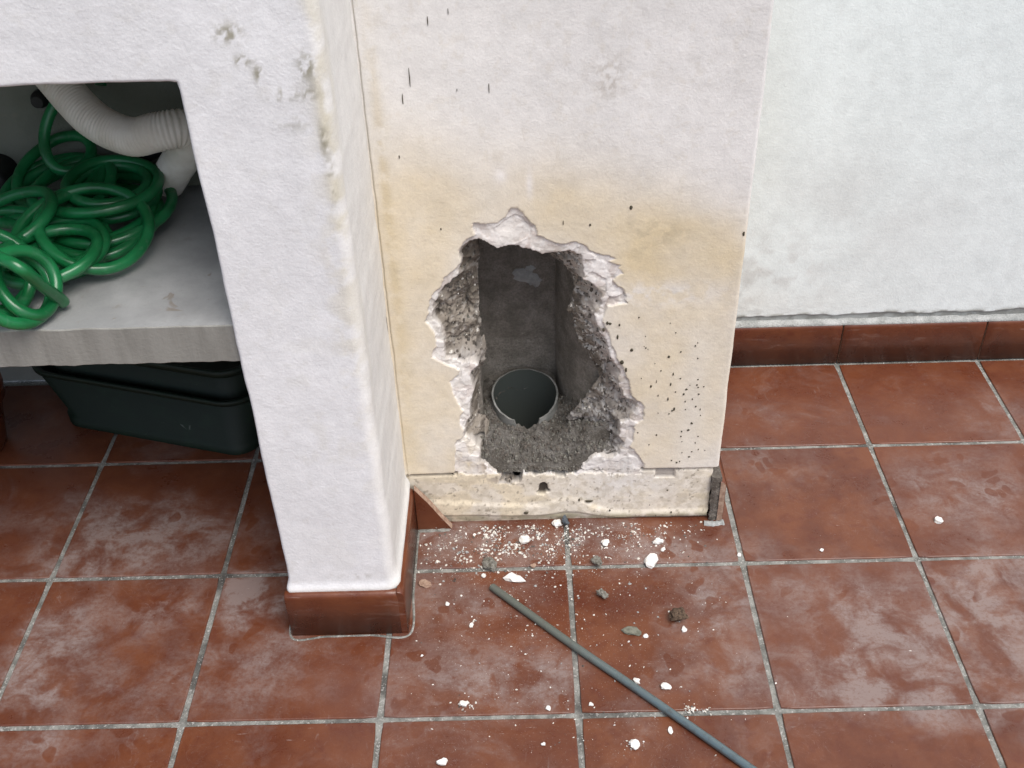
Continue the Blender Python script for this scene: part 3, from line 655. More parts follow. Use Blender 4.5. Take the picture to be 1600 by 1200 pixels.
# ---------------------------------------------------------------- pipe casing with the broken hole
casing = empty('pipe_casing', (0, 0, 0))
tag(casing, 'cream painted pipe casing with a ragged hole smashed through its front', 'wall')
def hole_fields(X, Z):
    w1 = .0030 * (fbm(X, Z, 70, 3, 4) - .5) * 2; w2 = .0030 * (fbm(X, Z, 70, 3, 9) - .5) * 2
    Xw, Zw = X + w1, Z + w2
    near = (X > .62) & (X < 1.08) & (Z < .68)
    f = []
    for P, k in ((RIM_OUTER, 1.2), (RIM_INNER, 1.5), (SHAFT_OPENING, 1.1)):
        s = np.full(X.shape, -.2); s[near] = poly_sd(X[near] + k * w1[near], Z[near] + k * w2[near] * (1 + 1.6 * sstep(.15, .13, Z[near])), P); f.append(s)
    return f
_cache = {}
def fields(X, Z):
    k = (X.shape, float(X.sum()), float(Z.sum()))
    if k not in _cache: _cache[k] = hole_fields(X, Z)
    return _cache[k]
_fr = np.random.RandomState(5)
def facets(X, Z, n, seed):
    """fracture planes: every cell has its own offset and tilt"""
    rs = np.random.RandomState(seed)
    P = np.stack([rs.uniform(.63, 1.06, n), rs.uniform(.05, .66, n)], 1); off = rs.uniform(-1, 1, n); tl = rs.uniform(-1, 1, (n, 2))
    out = np.zeros(X.shape); sel = np.where(((X > .64) & (X < 1.05) & (Z > .06) & (Z < .65)).ravel())[0]
    x = (X + .006 * (fbm(X, Z, 60, 2, seed) - .5)).ravel()[sel]; z = (Z + .006 * (fbm(X, Z, 60, 2, seed + 3) - .5)).ravel()[sel]; res = np.zeros(len(sel))
    for a in range(0, len(sel), 8000):
        dx = x[a:a + 8000, None] - P[None, :, 0]; dz = z[a:a + 8000, None] - P[None, :, 1]
        k = np.argmin(dx * dx + dz * dz, 1); i = np.arange(len(k))
        res[a:a + 8000] = off[k] + (dx[i, k] * tl[k, 0] + dz[i, k] * tl[k, 1]) * 90
    o = out.ravel(); o[sel] = res
    return o.reshape(X.shape)
_fc = {}
def facet_fields(X, Z):
    k = (X.shape, float(X.sum()), float(Z.sum()))
    if k not in _fc: _fc[k] = (facets(X, Z, 1100, 3), facets(X, Z, 420, 8))
    return _fc[k]
def open_mask(X, Z):
    sa, sb, sc = fields(X, Z)
    return (sc > 0) & (sb > .003)
def band_z(X): return .1215 + .0012 * (fbm(X, X * 0, 40, 3) - .5)
def pits(X, Z):
    m = 0
    for (x, z, rx, rz) in ((.8600, .0800, .0080, .0125), (.8570, .0705, .0085, .006), (.8680, .0730, .004, .004)):
        m = np.maximum(m, gauss(X, Z, x, z, rx, rz))
    return sstep(.25, .5, m + .25 * (fbm(X, Z, 260, 2) - .5))
def case_depth(X, Z):
    sa, sb, sc = fields(X, Z)
    d = .0035 * (fbm(X, Z, 5, 3, 1) - .5) + .0006 * (fbm(X, Z, 70, 3, 2) - .5)
    bz = band_z(X)
    band = sstep(.0008, -.0008, Z - bz)
    lumpy = .0038 * (fbm(X, Z, 28, 5, 6) - .45)
    chip = sstep(-.0006, .0008, sa) * (1 - band * .0)
    tier = np.floor(fbm(X, Z, 22, 4, 11) * 7) / 7
    dchip = .0014 + .0026 * np.exp(-np.maximum(-sb, 0) / .006) + .0052 * (tier - .45) + .0016 * (fbm(X, Z, 150, 3, 7) - .5)
    d = d + np.where(sb < 0, np.maximum(chip, band) * (.0022 + .6 * lumpy + .6 * chip * (dchip - .0014) * sstep(.07, .14, Z)), 0)
    # ledge groove at the top of the band
    gr = np.exp(-((Z - bz + .0032) / .0030) ** 2) * (sstep(.712, .709, X) * sstep(.625, .633, X) + sstep(1.030, 1.032, X) * sstep(1.098, 1.096, X) + .4 * sstep(1.10, 1.104, X) * sstep(1.155, 1.15, X))
    d = d + .007 * gr * (sb < -.002)
    d = d + .0055 * (sstep(1.056, 1.058, X) * sstep(1.092, 1.090, X) * sstep(.0985, .0995, Z) * sstep(.122, .120, Z)) * (.7 + .6 * fbm(X, Z, 200, 3))
    # plaster sags forward at the foot of the band
    foot = .052 - .022 * np.clip((X - .63) / .25, 0, 1) + .020 * gauss(X, 0 * Z, .905, 0, .035, 1) - .018 * sstep(.93, 1.0, X) + .004 * (fbm(X, X * 0, 30, 3) - .5)
    d = d - .0030 * band * sstep(foot + .012, foot, Z) * sstep(-.004, .014, Z) + .004 * band * sstep(foot * .5, foot * .35, Z)
    d = d + .010 * pits(X, Z)
    # broken thickness of the wall
    sC = np.maximum(-sc, 0)
    t = np.clip(sb / (sb + sC + 1e-6), 0, 1)
    inner = (.008 + .046 * t ** .75) * (.35 + .65 * sstep(.105, .135, Z))
    rugged = .016 * (fbm(X, Z, 45, 5, 14) - .5) + .009 * (fbm(X, Z, 170, 3, 15) - .5) + .008 * (np.floor(fbm(X, Z, 60, 3, 19) * 6) / 6 - .4) + .007 * (np.abs(fbm(X, Z, 26, 3, 16) - .5) * 2 - .35)
    fa, fb = facet_fields(X, Z)
    rugged = rugged * .6 + .0030 * fa + .0032 * fb
    d = np.where(sb >= 0, d + inner + rugged * sstep(-.001, .006, sb), d + (sa > 0) * sstep(.05, .09, Z) * (.0009 * fb + .0005 * fa + .0010))
    # the edge of the casing
    s = BX1 - X
    r = .006; ss = np.clip(s, 0, r)
    d = d + r - np.sqrt(np.maximum(r * r - (r - ss) ** 2, 0))
    crack = np.exp(-((X - (BX0 + .0038 + .0040 * (fbm(Z, Z * 0, 22, 5, 2) - .5))) / .0011) ** 2)
    d = d + .0025 * crack
    ox = .0030 * (fbm(Z, Z * 0 + 3, 14, 4, 6) - .5) * np.exp(-s / .02) - .010 * sstep(.123, .118, Z) * np.exp(-s / .01) * (.8 + .5 * vnoise(Z, Z * 0, 90))
    return d, ox, 0 * X
def case_color(X, Z, d):
    sa, sb, sc = fields(X, Z)
    c = np.ones(X.shape + (3,)) * np.array([.77, .755, .74])
    def over(mask, k):
        nonlocal c
        mask = np.clip(mask, 0, 1)
        c = c * (1 - mask[..., None]) + np.array(k) * mask[..., None]
    n = fbm(X, Z, 9, 5, 3); n2 = fbm(X, Z, 60, 4, 5); n3 = fbm(X, Z, 200, 3, 8)
    over(.35 * sstep(.67, .63, X) * sstep(1.2, .6, Z), (.73, .69, .60))
    yel = gauss(X, Z, .665, .40, .075, .30) * 1.1 + gauss(X, Z, .70, .20, .09, .13) * .9 + gauss(X, Z, .80, .64, .17, .085) * .62 + gauss(X, Z, .98, .56, .18, .13) * .42 \
        + gauss(X, Z, 1.07, .36, .14, .22) * .85 + gauss(X, Z, 1.05, .19, .14, .10) * .6 + gauss(X, Z, 1.10, .56, .09, .08) * .5 + gauss(X, Z, .85, .76, .3, .08) * .12
    yel = sstep(.05, 1.0, yel)
    over(np.clip(yel, 0, 1) * (.50 + .95 * (n - .25)), (.70, .585, .39))
    over(.5 * np.clip(gauss(X, Z, .640, .66, .008, .22) + .5 * gauss(X, Z, .636, .38, .010, .2), 0, 1) * sstep(.3, .6, n2), (.56, .45, .26))
    over(.14 * gauss(X, Z, .97, .82, .13, .09) * sstep(.50, .66, n2), (.50, .45, .38))
    over(.45 * gauss(X, Z, .955, .83, .022, .03) * sstep(.48, .60, n3), (.36, .31, .25))
    over(.5 * gauss(X, Z, 1.02, .585, .07, .03) * sstep(.52, .62, n2), (.50, .43, .30))
    over(.2 * gauss(X, Z, 1.10, .83, .05, .04) * sstep(.50, .62, n3), (.50, .47, .42))
    over(.14 * sstep(.62, .72, fbm(X, Z, 85, 4, 12)), (.55, .48, .36))
    over(.7 * gauss(X, Z, 1.04, .482, .10, .020) * sstep(.35, .6, n2), (.80, .78, .76))
    over(.6 * gauss(X, Z, 1.11, .25, .03, .2), (.74, .71, .66))
    over(.8 * gauss(X, Z, .805, .69, .009, .012) + .7 * gauss(X, Z, .846, .675, .005, .022), (.82, .79, .77))
    bz = band_z(X)
    band = sstep(.0006, -.0006, Z - bz)
    mB = fbm(X, Z * 1.8, 22, 5, 21)
    blend = sstep(.70, .72, X) * sstep(1.035, 1.02, X)
    bandc = band * (1 - blend) + blend * sstep(.016, -.016, Z - .112 + .05 * (fbm(X, Z, 30, 4, 51) - .5))
    over(band, (.77, .705, .60))
    over(band * sstep(.45, .65, mB) * .55, (.74, .63, .43))
    over(band * gauss(X, Z, 1.0, .085, .10, .035) * .9, (.74, .71, .67))
    over(band * sstep(.70, .64, X) * .6, (.50, .45, .37))
    over(band * sstep(.5, .62, fbm(X, Z, 90, 4, 23)) * .35, (.46, .40, .30))
    over(band * sstep(.022, .010, Z) * sstep(.3, .6, n2) * .7, (.40, .37, .25))
    # chipped, unpainted plaster round the hole
    chip = sstep(-.0004, .0008, sa) * (sb < 0)
    left = sstep(.76, .72, X); tier_c = np.floor(fbm(X, Z, 22, 4, 11) * 7) / 7
    over(chip * (1 - bandc), (.78, .745, .71))
    over(chip * gauss(X, Z, .728, .155, .020, .05), (.72, .62, .44))
    over(chip * sstep(.46, .62, fbm(X, Z, 40, 4, 31)) * .55, (.80, .775, .76))
    over(chip * sstep(.58, .70, fbm(X, Z, 75, 4, 33)) * sstep(.72, .80, X) * .5, (.55, .45, .40))
    over(chip * left * .6 * sstep(.13, .16, Z), (.82, .80, .76))
    over(chip * (1 - bandc) * (tier_c < .42) * .5, (.60, .52, .48))
    over(chip * gauss(X, Z, 1.0, .15, .05, .05), (.76, .74, .71))
    over(chip * np.exp(-np.abs(sb) / .012) * sstep(.48, .54, fbm(X, Z, 70, 4, 61)) * (.5 + .5 * sstep(.84, .92, X)) * sstep(.13, .16, Z), (.36, .315, .265))
    # broken core
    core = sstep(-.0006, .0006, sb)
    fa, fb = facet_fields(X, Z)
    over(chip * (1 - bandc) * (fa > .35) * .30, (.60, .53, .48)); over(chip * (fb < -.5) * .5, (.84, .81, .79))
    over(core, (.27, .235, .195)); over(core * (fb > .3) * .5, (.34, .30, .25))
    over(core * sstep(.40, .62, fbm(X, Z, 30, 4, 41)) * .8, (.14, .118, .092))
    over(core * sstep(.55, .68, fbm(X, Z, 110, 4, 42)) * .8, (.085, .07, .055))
    sC = np.maximum(-sc, 0); t = np.clip(sb / (sb + sC + 1e-6), 0, 1)
    rightrim = sstep(.90, .93, X)
    over(core * sstep(.75, .1, t) * rightrim * sstep(.22, .28, Z) * .75, (.60, .54, .50))
    over(core * sstep(.9, .3, t) * sstep(.44, .48, Z) * sstep(.86, .90, X) * .6, (.52, .47, .42))
    over(core * sstep(.55, .66, fbm(X, Z, 150, 3, 44)) * (.5 * rightrim + .25), (.62, .60, .57))
    over(core * gauss(X, Z, .955, .185, .06, .055) * .75, (.31, .30, .295))
    over(core * gauss(X, Z, .73, .355, .03, .018) * .7, (.38, .36, .35))
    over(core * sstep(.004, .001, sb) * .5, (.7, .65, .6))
    over(pits(X, Z) * .97, (.06, .045, .035))
    groove = np.exp(-((Z - bz + .0032) / .0030) ** 2) * (sstep(.712, .709, X) + sstep(1.030, 1.032, X) * sstep(1.098, 1.096, X) + .5 * sstep(1.09, 1.1, X)) * (sb < 0)
    over(groove * .85, (.30, .265, .22))
    over(np.clip((gauss(X, Z, .795, .107, .030, .016) + gauss(X, Z, .765, .135, .015, .02)) * 1.4, 0, 1) * sstep(.44, .54, fbm(X, Z, 90, 4, 71)) * (sb < 0), (.40, .34, .28))
    over(.3 * sstep(.60, .68, fbm(X, Z, 120, 3, 73)) * band, (.50, .43, .32)); over(.6 * sstep(.76, .80, fbm(X, Z, 170, 2, 75)) * band, (.22, .18, .13))
    over(sstep(1.056, 1.058, X) * sstep(1.092, 1.090, X) * sstep(.0985, .0995, Z) * sstep(.120, .118, Z), (.42, .38, .34))
    crack = np.exp(-((X - (BX0 + .0038 + .0040 * (fbm(Z, Z * 0, 22, 5, 2) - .5))) / .0007) ** 2) * sstep(.13, .5, Z)
    over(crack * .7, (.22, .19, .13))
    return c
xs = grid_lines((BX0, .640, .0009), (.640, .664, .003), (.664, 1.034, .00145), (1.034, BX1 - .008, .0024), (BX1 - .008, BX1, .0013))
zs = grid_lines((0, .09, .002), (.09, .628, .00145), (.628, 1.04, .0032), (1.04, ZT, .05))
def sk_case(a, b):
    return YW if min(a[0], b[0]) > BX1 - 1e-5 else None
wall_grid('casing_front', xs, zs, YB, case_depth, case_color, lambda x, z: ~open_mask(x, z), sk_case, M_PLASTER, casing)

# shaft lining behind the front
bm = bmesh.new()
path = [(.66, .4705), (.700, .4705), (.735, .4700), (.7555, .4695), (.7575, .474)] + [(.757, .474 + .126 * k / 8) for k in range(1, 9)] + \
       [(.757 + .132 * k / 9, .601) for k in range(1, 10)] + [(.890, .592), (.893, .575), (.902, .55), (.914, .525), (.928, .50), (.945, .485), (.958, .474)] + [(1.0, .4715), (1.06, .4710), (1.12, .4705)]
nz = 150
prev = None
for k in range(nz + 1):
    z = -.02 + .92 * k / nz
    ring = []
    for (x, y) in path:
        a = noise.noise(Vector((x * 22, y * 22, z * 14))) * .0022 + noise.noise(Vector((x * 90, y * 90, z * 90))) * .0011
        joint = .0035 * math.exp(-((z - .276) / .003) ** 2) * (1 if .76 < x < .885 and y > .59 else 0)
        ring.append(bm.verts.new((x + a * (1 if y < .59 else .2), y + a + joint, z)))
    if prev:
        for q in range(len(path) - 1):
            f = bm.faces.new((prev[q], prev[q + 1], ring[q + 1], ring[q])); f.smooth = True
    prev = ring
bm.faces.new(prev)  # lid added over the shaft to stop light leaking in
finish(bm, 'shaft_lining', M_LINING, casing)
# pale smear of mortar on the back of the shaft
bm = bmesh.new()
r = random.Random(4)
for (cx, cz, w, h) in ((.836, .405, .022, .017), (.852, .396, .015, .014), (.828, .414, .013, .008), (.846, .420, .010, .008)):
    c = bm.verts.new((cx, .5945, cz)); L = []
    for k in range(18):
        a = 2 * pi * k / 18; q = r.uniform(.65, 1.15)
        L.append(bm.verts.new((cx + w * q * cos(a), .6005, cz + h * q * sin(a))))
    for k in range(18): f = bm.faces.new((c, L[k], L[(k + 1) % 18])); f.smooth = True
finish(bm, 'mortar_smear', M_BEAD, casing)

# rubble lying in the bottom of the hole
PX, PY, PR = .832, .532, .0595
def rubble_z(x, y):
    z = .121 + .052 * min(1, max(0, (y - .418) / .060)) ** .8
    z += .040 * max(0, (x - .895) / .05) * (1 if y > .44 else .4) if x > .895 else 0
    z += .012 * math.exp(-((x - .765) / .02) ** 2)
    z += .010 * (noise.noise(Vector((x * 40, y * 40, 3)))) + .007 * noise.noise(Vector((x * 130, y * 130, 5))) + .0035 * noise.noise(Vector((x * 330, y * 330, 7)))
    if y < .425: z = min(z, .119 + .008 * noise.noise(Vector((x * 60, 0, 0))))
    return z
xs_ = grid_lines((.70, 1.0, .0022)); ys_ = grid_lines((.4165, .603, .0022))
co = [(x, y, rubble_z(x, y)) for y in ys_ for x in xs_]
nx_ = len(xs_)
qs = [(j * nx_ + i, j * nx_ + i + 1, (j + 1) * nx_ + i + 1, (j + 1) * nx_ + i) for j in range(len(ys_) - 1) for i in range(nx_ - 1)
      if math.hypot(xs_[i] - PX, ys_[j] - PY) > PR - .004]
me = mesh_np('rubble_bed', co, qs)
link('rubble_bed', me, M_RUBBLE, casing)

def stones(name, mat, items, parent=None, mats=None, flat=(.35, .8)):
    """many little angular fragments joined in one mesh; items: (x, y, z, size)"""
    r = random.Random(len(items))
    slots = []
    for m_ in (mats or [mat]):
        if m_ not in slots: slots.append(m_)
    co, fa, mi = [], [], []
    for (x, y, z, s) in items:
        b0 = len(co)
        n = r.choice((4, 5, 5, 6)); h = s * r.uniform(*flat); rot = r.uniform(0, 6.3); el = r.uniform(.28, 1)
        tx, ty = r.uniform(-.4, .4), r.uniform(-.4, .4)
        for lv, q in ((0, 1.0), (1, r.uniform(.4, .8))):
            for k in range(n):
                a = 2 * pi * k / n + r.uniform(-.3, .3)
                rr = s * .5 * q * r.uniform(.75, 1.2)
                px, py = rr * cos(a), rr * sin(a) * el
                X_ = px * cos(rot) - py * sin(rot); Y_ = px * sin(rot) + py * cos(rot)
                co.append((x + X_, y + Y_, z + lv * h + (X_ * tx + Y_ * ty) * lv))
        m = slots.index(r.choice(mats)) if mats else 0
        fa.append(tuple(b0 + n + k for k in range(n))); mi.append(m)
        for k in range(n):
            fa.append((b0 + k, b0 + (k + 1) % n, b0 + n + (k + 1) % n, b0 + n + k)); mi.append(m)
    me = bpy.data.meshes.new(name); me.from_pydata(co, [], fa); me.update()
    me.polygons.foreach_set('material_index', mi)
    return link(name, me, slots, parent)
its = []
r = random.Random(5)
while len(its) < 3200:
    x = r.uniform(.745, .985); y = .418 + .13 * r.random() ** 1.3
    if math.hypot(x - PX, y - PY) < PR + .003: continue
    s = .0014 + .0075 * r.random() ** 4
    its.append((x, y, rubble_z(x, y) - .0004, s))
tag(stones('rubble', None, its, casing, [M_RUBBLE, M_GREY, M_GREY, M_MORTAR, M_MORTAR, M_MORTAR, M_GREY, M_MORTAR], (.4, .9)), kind='stuff')

Xs = np.array([r.uniform(.66, 1.03) for _ in range(9000)])[None, :]; Zs = np.array([r.uniform(.09, .62) for _ in range(9000)])[None, :]
_cache.clear(); _fc.clear()
sa_, sb_, sc_ = hole_fields(Xs, Zs); ds_, _, _ = case_depth(Xs, Zs)
sel = np.where((sb_[0] > .002) & ~((sc_[0] > 0) & (sb_[0] > .003)))[0][:1300]
its = [(float(Xs[0, i]), float(YB + ds_[0, i]), float(Zs[0, i]) - .001, .0015 + .006 * r.random() ** 3) for i in sel]
tag(stones('broken_aggregate', None, its, casing, [M_MORTAR, M_MORTAR, M_MORTAR, M_MORTAR, M_GREY, M_MORTAR, M_RUBBLE, M_MORTAR, M_MORTAR, M_FILLET], (.5, 1.0)), kind='stuff')

# skirting left on the casing: a broken corner on the left, the end of a strip round the right side
bm = bmesh.new()
tri = [(.6335, .001), (.694, .001), (.6865, .0135), (.677, .028), (.6665, .047), (.655, .0665), (.6435, .083), (.6335, .0985)]
L0 = [bm.verts.new((x, .3985, z)) for x, z in tri]; L1 = [bm.verts.new((x + (.001 if k not in (0, 7) else 0), .4095, z + (.0012 if 1 < k < 8 else 0))) for k, (x, z) in enumerate(tri)]
bm.faces.new(L0)
for k in range(8):
    f = bm.faces.new((L0[k], L0[(k + 1) % 8], L1[(k + 1) % 8], L1[k])); f.material_index = 1 if k in (1, 2, 3, 4, 5, 6) else 0
o = finish(bm, 'broken_skirting_tile', [M_SKIRT, M_CLAY], casing)
o['label'] = 'triangular broken stub of red skirting tile'
o = skirting('skirting_tile', .45, .094, [M_SKIRT, M_CLAY], casing, (1.1710, .4035, 0), pi / 2, th=.0105, seed=31)
bm = bmesh.new()
r = random.Random(3)
prev = None
for k in range(15):
    z = .001 + .102 * k / 14
    w = .0022 * r.uniform(-1, 1); t = z / .1
    ring = [bm.verts.new((1.1535 + w + .004 * (1 - t), .4055 + .002 * r.random(), z)), bm.verts.new((1.163, .4025 + .003 * r.random(), z)), bm.verts.new((1.1725 + .4 * w, .404 + .003 * r.random(), z)), bm.verts.new((1.1725, .44, z)), bm.verts.new((1.1535, .44, z))]
    if prev:
        for q in range(4): bm.faces.new((prev[q], prev[q + 1], ring[q + 1], ring[q]))
    prev = ring
bm.faces.new(prev)
finish(bm, 'mortar_backing', M_MORTAR, casing)
bead('cement_line', [(.636, .3955, 0), (.66, .3960, 0), (.69, .397, 0)], .004, M_GROUT, casing, 8, .5)
bead('cement_line', [(1.148, .398, 0), (1.165, .396, 0), (1.183, .399, 0)], .006, M_BEAD, casing, 9, .7)

# dried mud splashed on the paint
bm = bmesh.new()
r = random.Random(9)
for (x, z, w, h) in SPLATTER:
    k_ = .62 if z > .68 else .8 if z > .50 else (1.4 if z > .125 else 1.1)
    w *= .95 * k_ * (.8 if z > .68 else 1); h *= .95 * (1.0 if z > .68 else k_)
    n = 9
    y0 = YB + .0035 * float(fbm(np.array([x]), np.array([z]), 5, 3, 1)[0] - .5) + .0006 * float(fbm(np.array([x]), np.array([z]), 70, 3, 2)[0] - .5)
    if z < .12: y0 -= .001
    c = bm.verts.new((x, y0 - .0014, z)); L = []; Lb = []
    for k in range(n):
        a = 2 * pi * k / n; q = r.uniform(.8, 1.15)
        L.append(bm.verts.new((x + w * q * .8 * cos(a), y0 - .0010, z + h * q * .8 * sin(a))))
        Lb.append(bm.verts.new((x + w * q * cos(a), y0 + .0006, z + h * q * sin(a))))
    for k in range(n):
        bm.faces.new((c, L[k], L[(k + 1) % n])); bm.faces.new((L[k], Lb[k], Lb[(k + 1) % n], L[(k + 1) % n]))
tag(finish(bm, 'mud_splatter', M_MUD, casing, smooth=True), kind='stuff')

# ---------------------------------------------------------------- drain pipe standing in the shaft
bm = bmesh.new()
N = 72
def rim_z(a):
    z = .203 + .0016 * noise.noise(Vector((cos(a) * 4, sin(a) * 4, 0))) - .010 * sin(a) * -1 * 0
    z += .010 * sin(a)                                     # tips towards the viewer
    da = (a - (1.5 * pi + .06) + pi) % (2 * pi) - pi
    z -= (.032 * max(0, 1 - abs(da) / .36) ** .7 + .013) if abs(da) < .36 else 0
    z -= (.010 + .006 * noise.noise(Vector((da * 9, 2, 2)))) * max(0, 1 - abs(da) / 1.3) ** .6
    return z
rings = []
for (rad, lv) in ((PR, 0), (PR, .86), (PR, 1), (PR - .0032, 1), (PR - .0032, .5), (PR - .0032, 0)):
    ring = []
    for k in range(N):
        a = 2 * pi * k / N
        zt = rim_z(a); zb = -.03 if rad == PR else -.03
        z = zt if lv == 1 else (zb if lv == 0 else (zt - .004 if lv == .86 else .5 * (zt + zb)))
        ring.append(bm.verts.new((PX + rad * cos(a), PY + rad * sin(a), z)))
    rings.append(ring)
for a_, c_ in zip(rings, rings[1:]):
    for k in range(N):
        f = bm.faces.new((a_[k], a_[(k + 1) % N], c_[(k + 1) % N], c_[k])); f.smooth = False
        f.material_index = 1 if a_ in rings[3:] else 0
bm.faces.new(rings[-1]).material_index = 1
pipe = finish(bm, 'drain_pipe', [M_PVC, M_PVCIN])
tag(pipe, 'open grey plastic drain pipe with a notched rim standing inside the broken hole', 'pipe')

# ---------------------------------------------------------------- green hose heaped on the shelf
keys = HOSE_KEYS
def hose_path(keys, per=40):
    pts = []
    n = len(keys)
    ph = 0
    for i in range(n - 1):
        c0, r0, n0, tn = keys[i]; c1, r1, n1, _ = keys[i + 1]
        c0, c1, n0, n1 = Vector(c0), Vector(c1), Vector(n0).normalized(), Vector(n1).normalized()
        m = int(per * tn)
        for k in range(m):
            t = k / m; s = t * t * (3 - 2 * t)
            c = c0.lerp(c1, s); nn = n0.lerp(n1, s).normalized(); rr = r0 * (1 - s) + r1 * s
            ax = Vector((1, 0, 0)); ax = (ax - nn * ax.dot(nn)).normalized(); ay = nn.cross(ax)
            a = 2 * pi * t * tn + ph; rr *= 1 + .13 * sin(a * .37 + 1) + .09 * sin(a * .21) + .05 * sin(2 * a)
            p = c + ax * rr * cos(a) + ay * rr * sin(a)
            w = noise.noise_vector(p * 9) * .006
            p = p + w
            p.z = max(p.z, .597 + .0112)
            p.y = min(p.y, .572)
            pts.append(p)
        ph += 2 * pi * tn
    return pts
P = hose_path(keys)
tail = [P[-1]] + [Vector(p) for p in HOSE_TAIL]
P = P + catmull([P[-2]] + tail, 10)[10:]
bm = bmesh.new()
add_tube(bm, P, .0084, 14)
hose = finish(bm, 'garden_hose', M_HOSE)
tag(hose, 'tangled coils of glossy green hose heaped on the shelf', 'hose')

# ---------------------------------------------------------------- ivory corrugated waste hose
P = catmull([(.04, .545, .965), (.115, .54, .885), (.172, .50, .823), (.232, .45, .777), (.288, .425, .759), (.330, .415, .768), (.362, .425, .768), (.366, .450, .745), (.343, .482, .708), (.312, .512, .668), (.285, .532, .632)], 40)
# resample evenly
L = [0]
for a_, c_ in zip(P, P[1:]): L.append(L[-1] + (c_ - a_).length)
step = .00125; Q = []; j = 0
for k in range(int(L[-1] / step)):
    s = k * step
    while L[j + 1] < s: j += 1
    Q.append(P[j].lerp(P[j + 1], (s - L[j]) / max(1e-9, L[j + 1] - L[j])))
bm = bmesh.new()
add_tube(bm, Q, lambda i: .0262 + (.0009 if i % 4 < 2 else -.0009) + .0004 * noise.noise(Vector((i * .05, 0, 0))), 28)
corr = finish(bm, 'corrugated_hose', M_CORR)
tag(corr, 'ivory corrugated waste hose curling down to the shelf behind the pillar', 'hose')

# black fittings at the back of the recess
bm = bmesh.new()
add_tube(bm, [Vector((.255, .545, .672)), Vector((.29, .545, .690)), Vector((.33, .545, .700)), Vector((.43, .55, .705))], .012, 14)
tag(finish(bm, 'black_pipe_fitting', M_BLACK), 'black pipe fitting behind the bend of the ivory corrugated hose', 'fitting')
bm = bmesh.new()
add_tube(bm, [Vector((.110, .586, .756)), Vector((.110, .572, .756)), Vector((.110, .570, .756)), Vector((.110, .562, .756))], lambda i: (.013, .013, .010, .009)[i], 18)
tag(finish(bm, 'black_wall_plug', M_BLACK), 'small round black plug in the back of the shelf recess beside the ivory hose', 'plug')
bm = bmesh.new()
add_tube(bm, [Vector((.012, .586, .640)), Vector((.012, .55, .636)), Vector((.012, .545, .636)), Vector((.012, .53, .634)), Vector((.012, .525, .634))], lambda i: (.027, .027, .030, .030, .018)[i], 22)
tag(finish(bm, 'black_hose_connector', M_BLACK), 'large round black connector at the left edge behind the green hose', 'fitting')

# ---------------------------------------------------------------- dark green trough under the shelf
trough = empty('plastic_trough', (.105, .75, 0))
tag(trough, 'dark green plastic trough resting on the floor under the shelf, the lower of two nested', 'trough')
def trough_part(name, sections, parent, segs=10, close_top=False):
    """rounded rectangle sections: (halflength, halfwidth, radius, z)"""
    bm = bmesh.new(); rings = []
    for (hx, hy, rr, z) in sections:
        ring = []
        for (sx, sy, a0) in ((1, 1, 0), (-1, 1, pi / 2), (-1, -1, pi), (1, -1, 1.5 * pi)):
            for k in range(segs + 1):
                a = a0 + pi / 2 * k / segs
                ring.append(bm.verts.new((sx * (hx - rr) + rr * cos(a), sy * (hy - rr) + rr * sin(a), z)))
        rings.append(ring)
    n = len(rings[0])
    for a_, c_ in zip(rings, rings[1:]):
        for k in range(n):
            f = bm.faces.new((a_[k], a_[(k + 1) % n], c_[(k + 1) % n], c_[k])); f.smooth = True
    if close_top: bm.faces.new(rings[-1])
    return finish(bm, name, M_CRATE, parent)
trough_part('body', [(.215, .072, .045, .001), (.215, .072, .045, .020), (.210, .067, .045, .022), (.245, .092, .06, .150), (.240, .088, .06, .150), (.205, .06, .04, .03)], trough, close_top=True)
trough_part('rim', [(.240, .088, .06, .143), (.249, .096, .065, .144), (.250, .097, .066, .153), (.247, .094, .065, .155), (.240, .088, .06, .153), (.238, .086, .06, .150)], trough)
trough.rotation_euler = (0, 0, -.29)
trough2 = empty('plastic_trough', (.135, .785, .055))
tag(trough2, 'second dark green trough nested inside the lower one, just under the shelf slab', 'trough')
trough_part('body', [(.200, .055, .040, -.020), (.228, .076, .055, .150), (.224, .072, .055, .150), (.215, .06, .04, .10)], trough2, close_top=True)
trough_part('rim', [(.226, .074, .055, .146), (.238, .086, .06, .147), (.240, .088, .06, .160), (.236, .084, .06, .163), (.222, .070, .055, .152)], trough2)
trough2.rotation_euler = (0, 0, -.29)
trough.location.y = .735; trough2.location = (.108, .7355, .055)

# terracotta pot at the left edge, under the shelf
bm = bmesh.new()
prof = [(.0, .001), (.060, .001), (.064, .006), (.085, .115), (.094, .117), (.096, .150), (.088, .153), (.080, .148), (.074, .11), (.0, .105)]
N = 40; rings = []
for (rr, z) in prof:
    rings.append([bm.verts.new((rr * cos(2 * pi * k / N), rr * sin(2 * pi * k / N), z)) for k in range(N)] if rr else [bm.verts.new((0, 0, z))])
for a_, c_ in zip(rings, rings[1:]):
    for k in range(N):
        k2 = (k + 1) % N
        if len(a_) == 1: bm.faces.new((a_[0], c_[k], c_[k2]))
        elif len(c_) == 1: bm.faces.new((a_[k], c_[0], a_[k2]))
        else:
            f = bm.faces.new((a_[k], a_[k2], c_[k2], c_[k])); f.smooth = True
pot = finish(bm, 'flower_pot', M_SKIRT)
pot.location = (-.275, .66, 0)
tag(pot, 'terracotta flower pot in the shadow under the shelf at the left edge', 'pot')

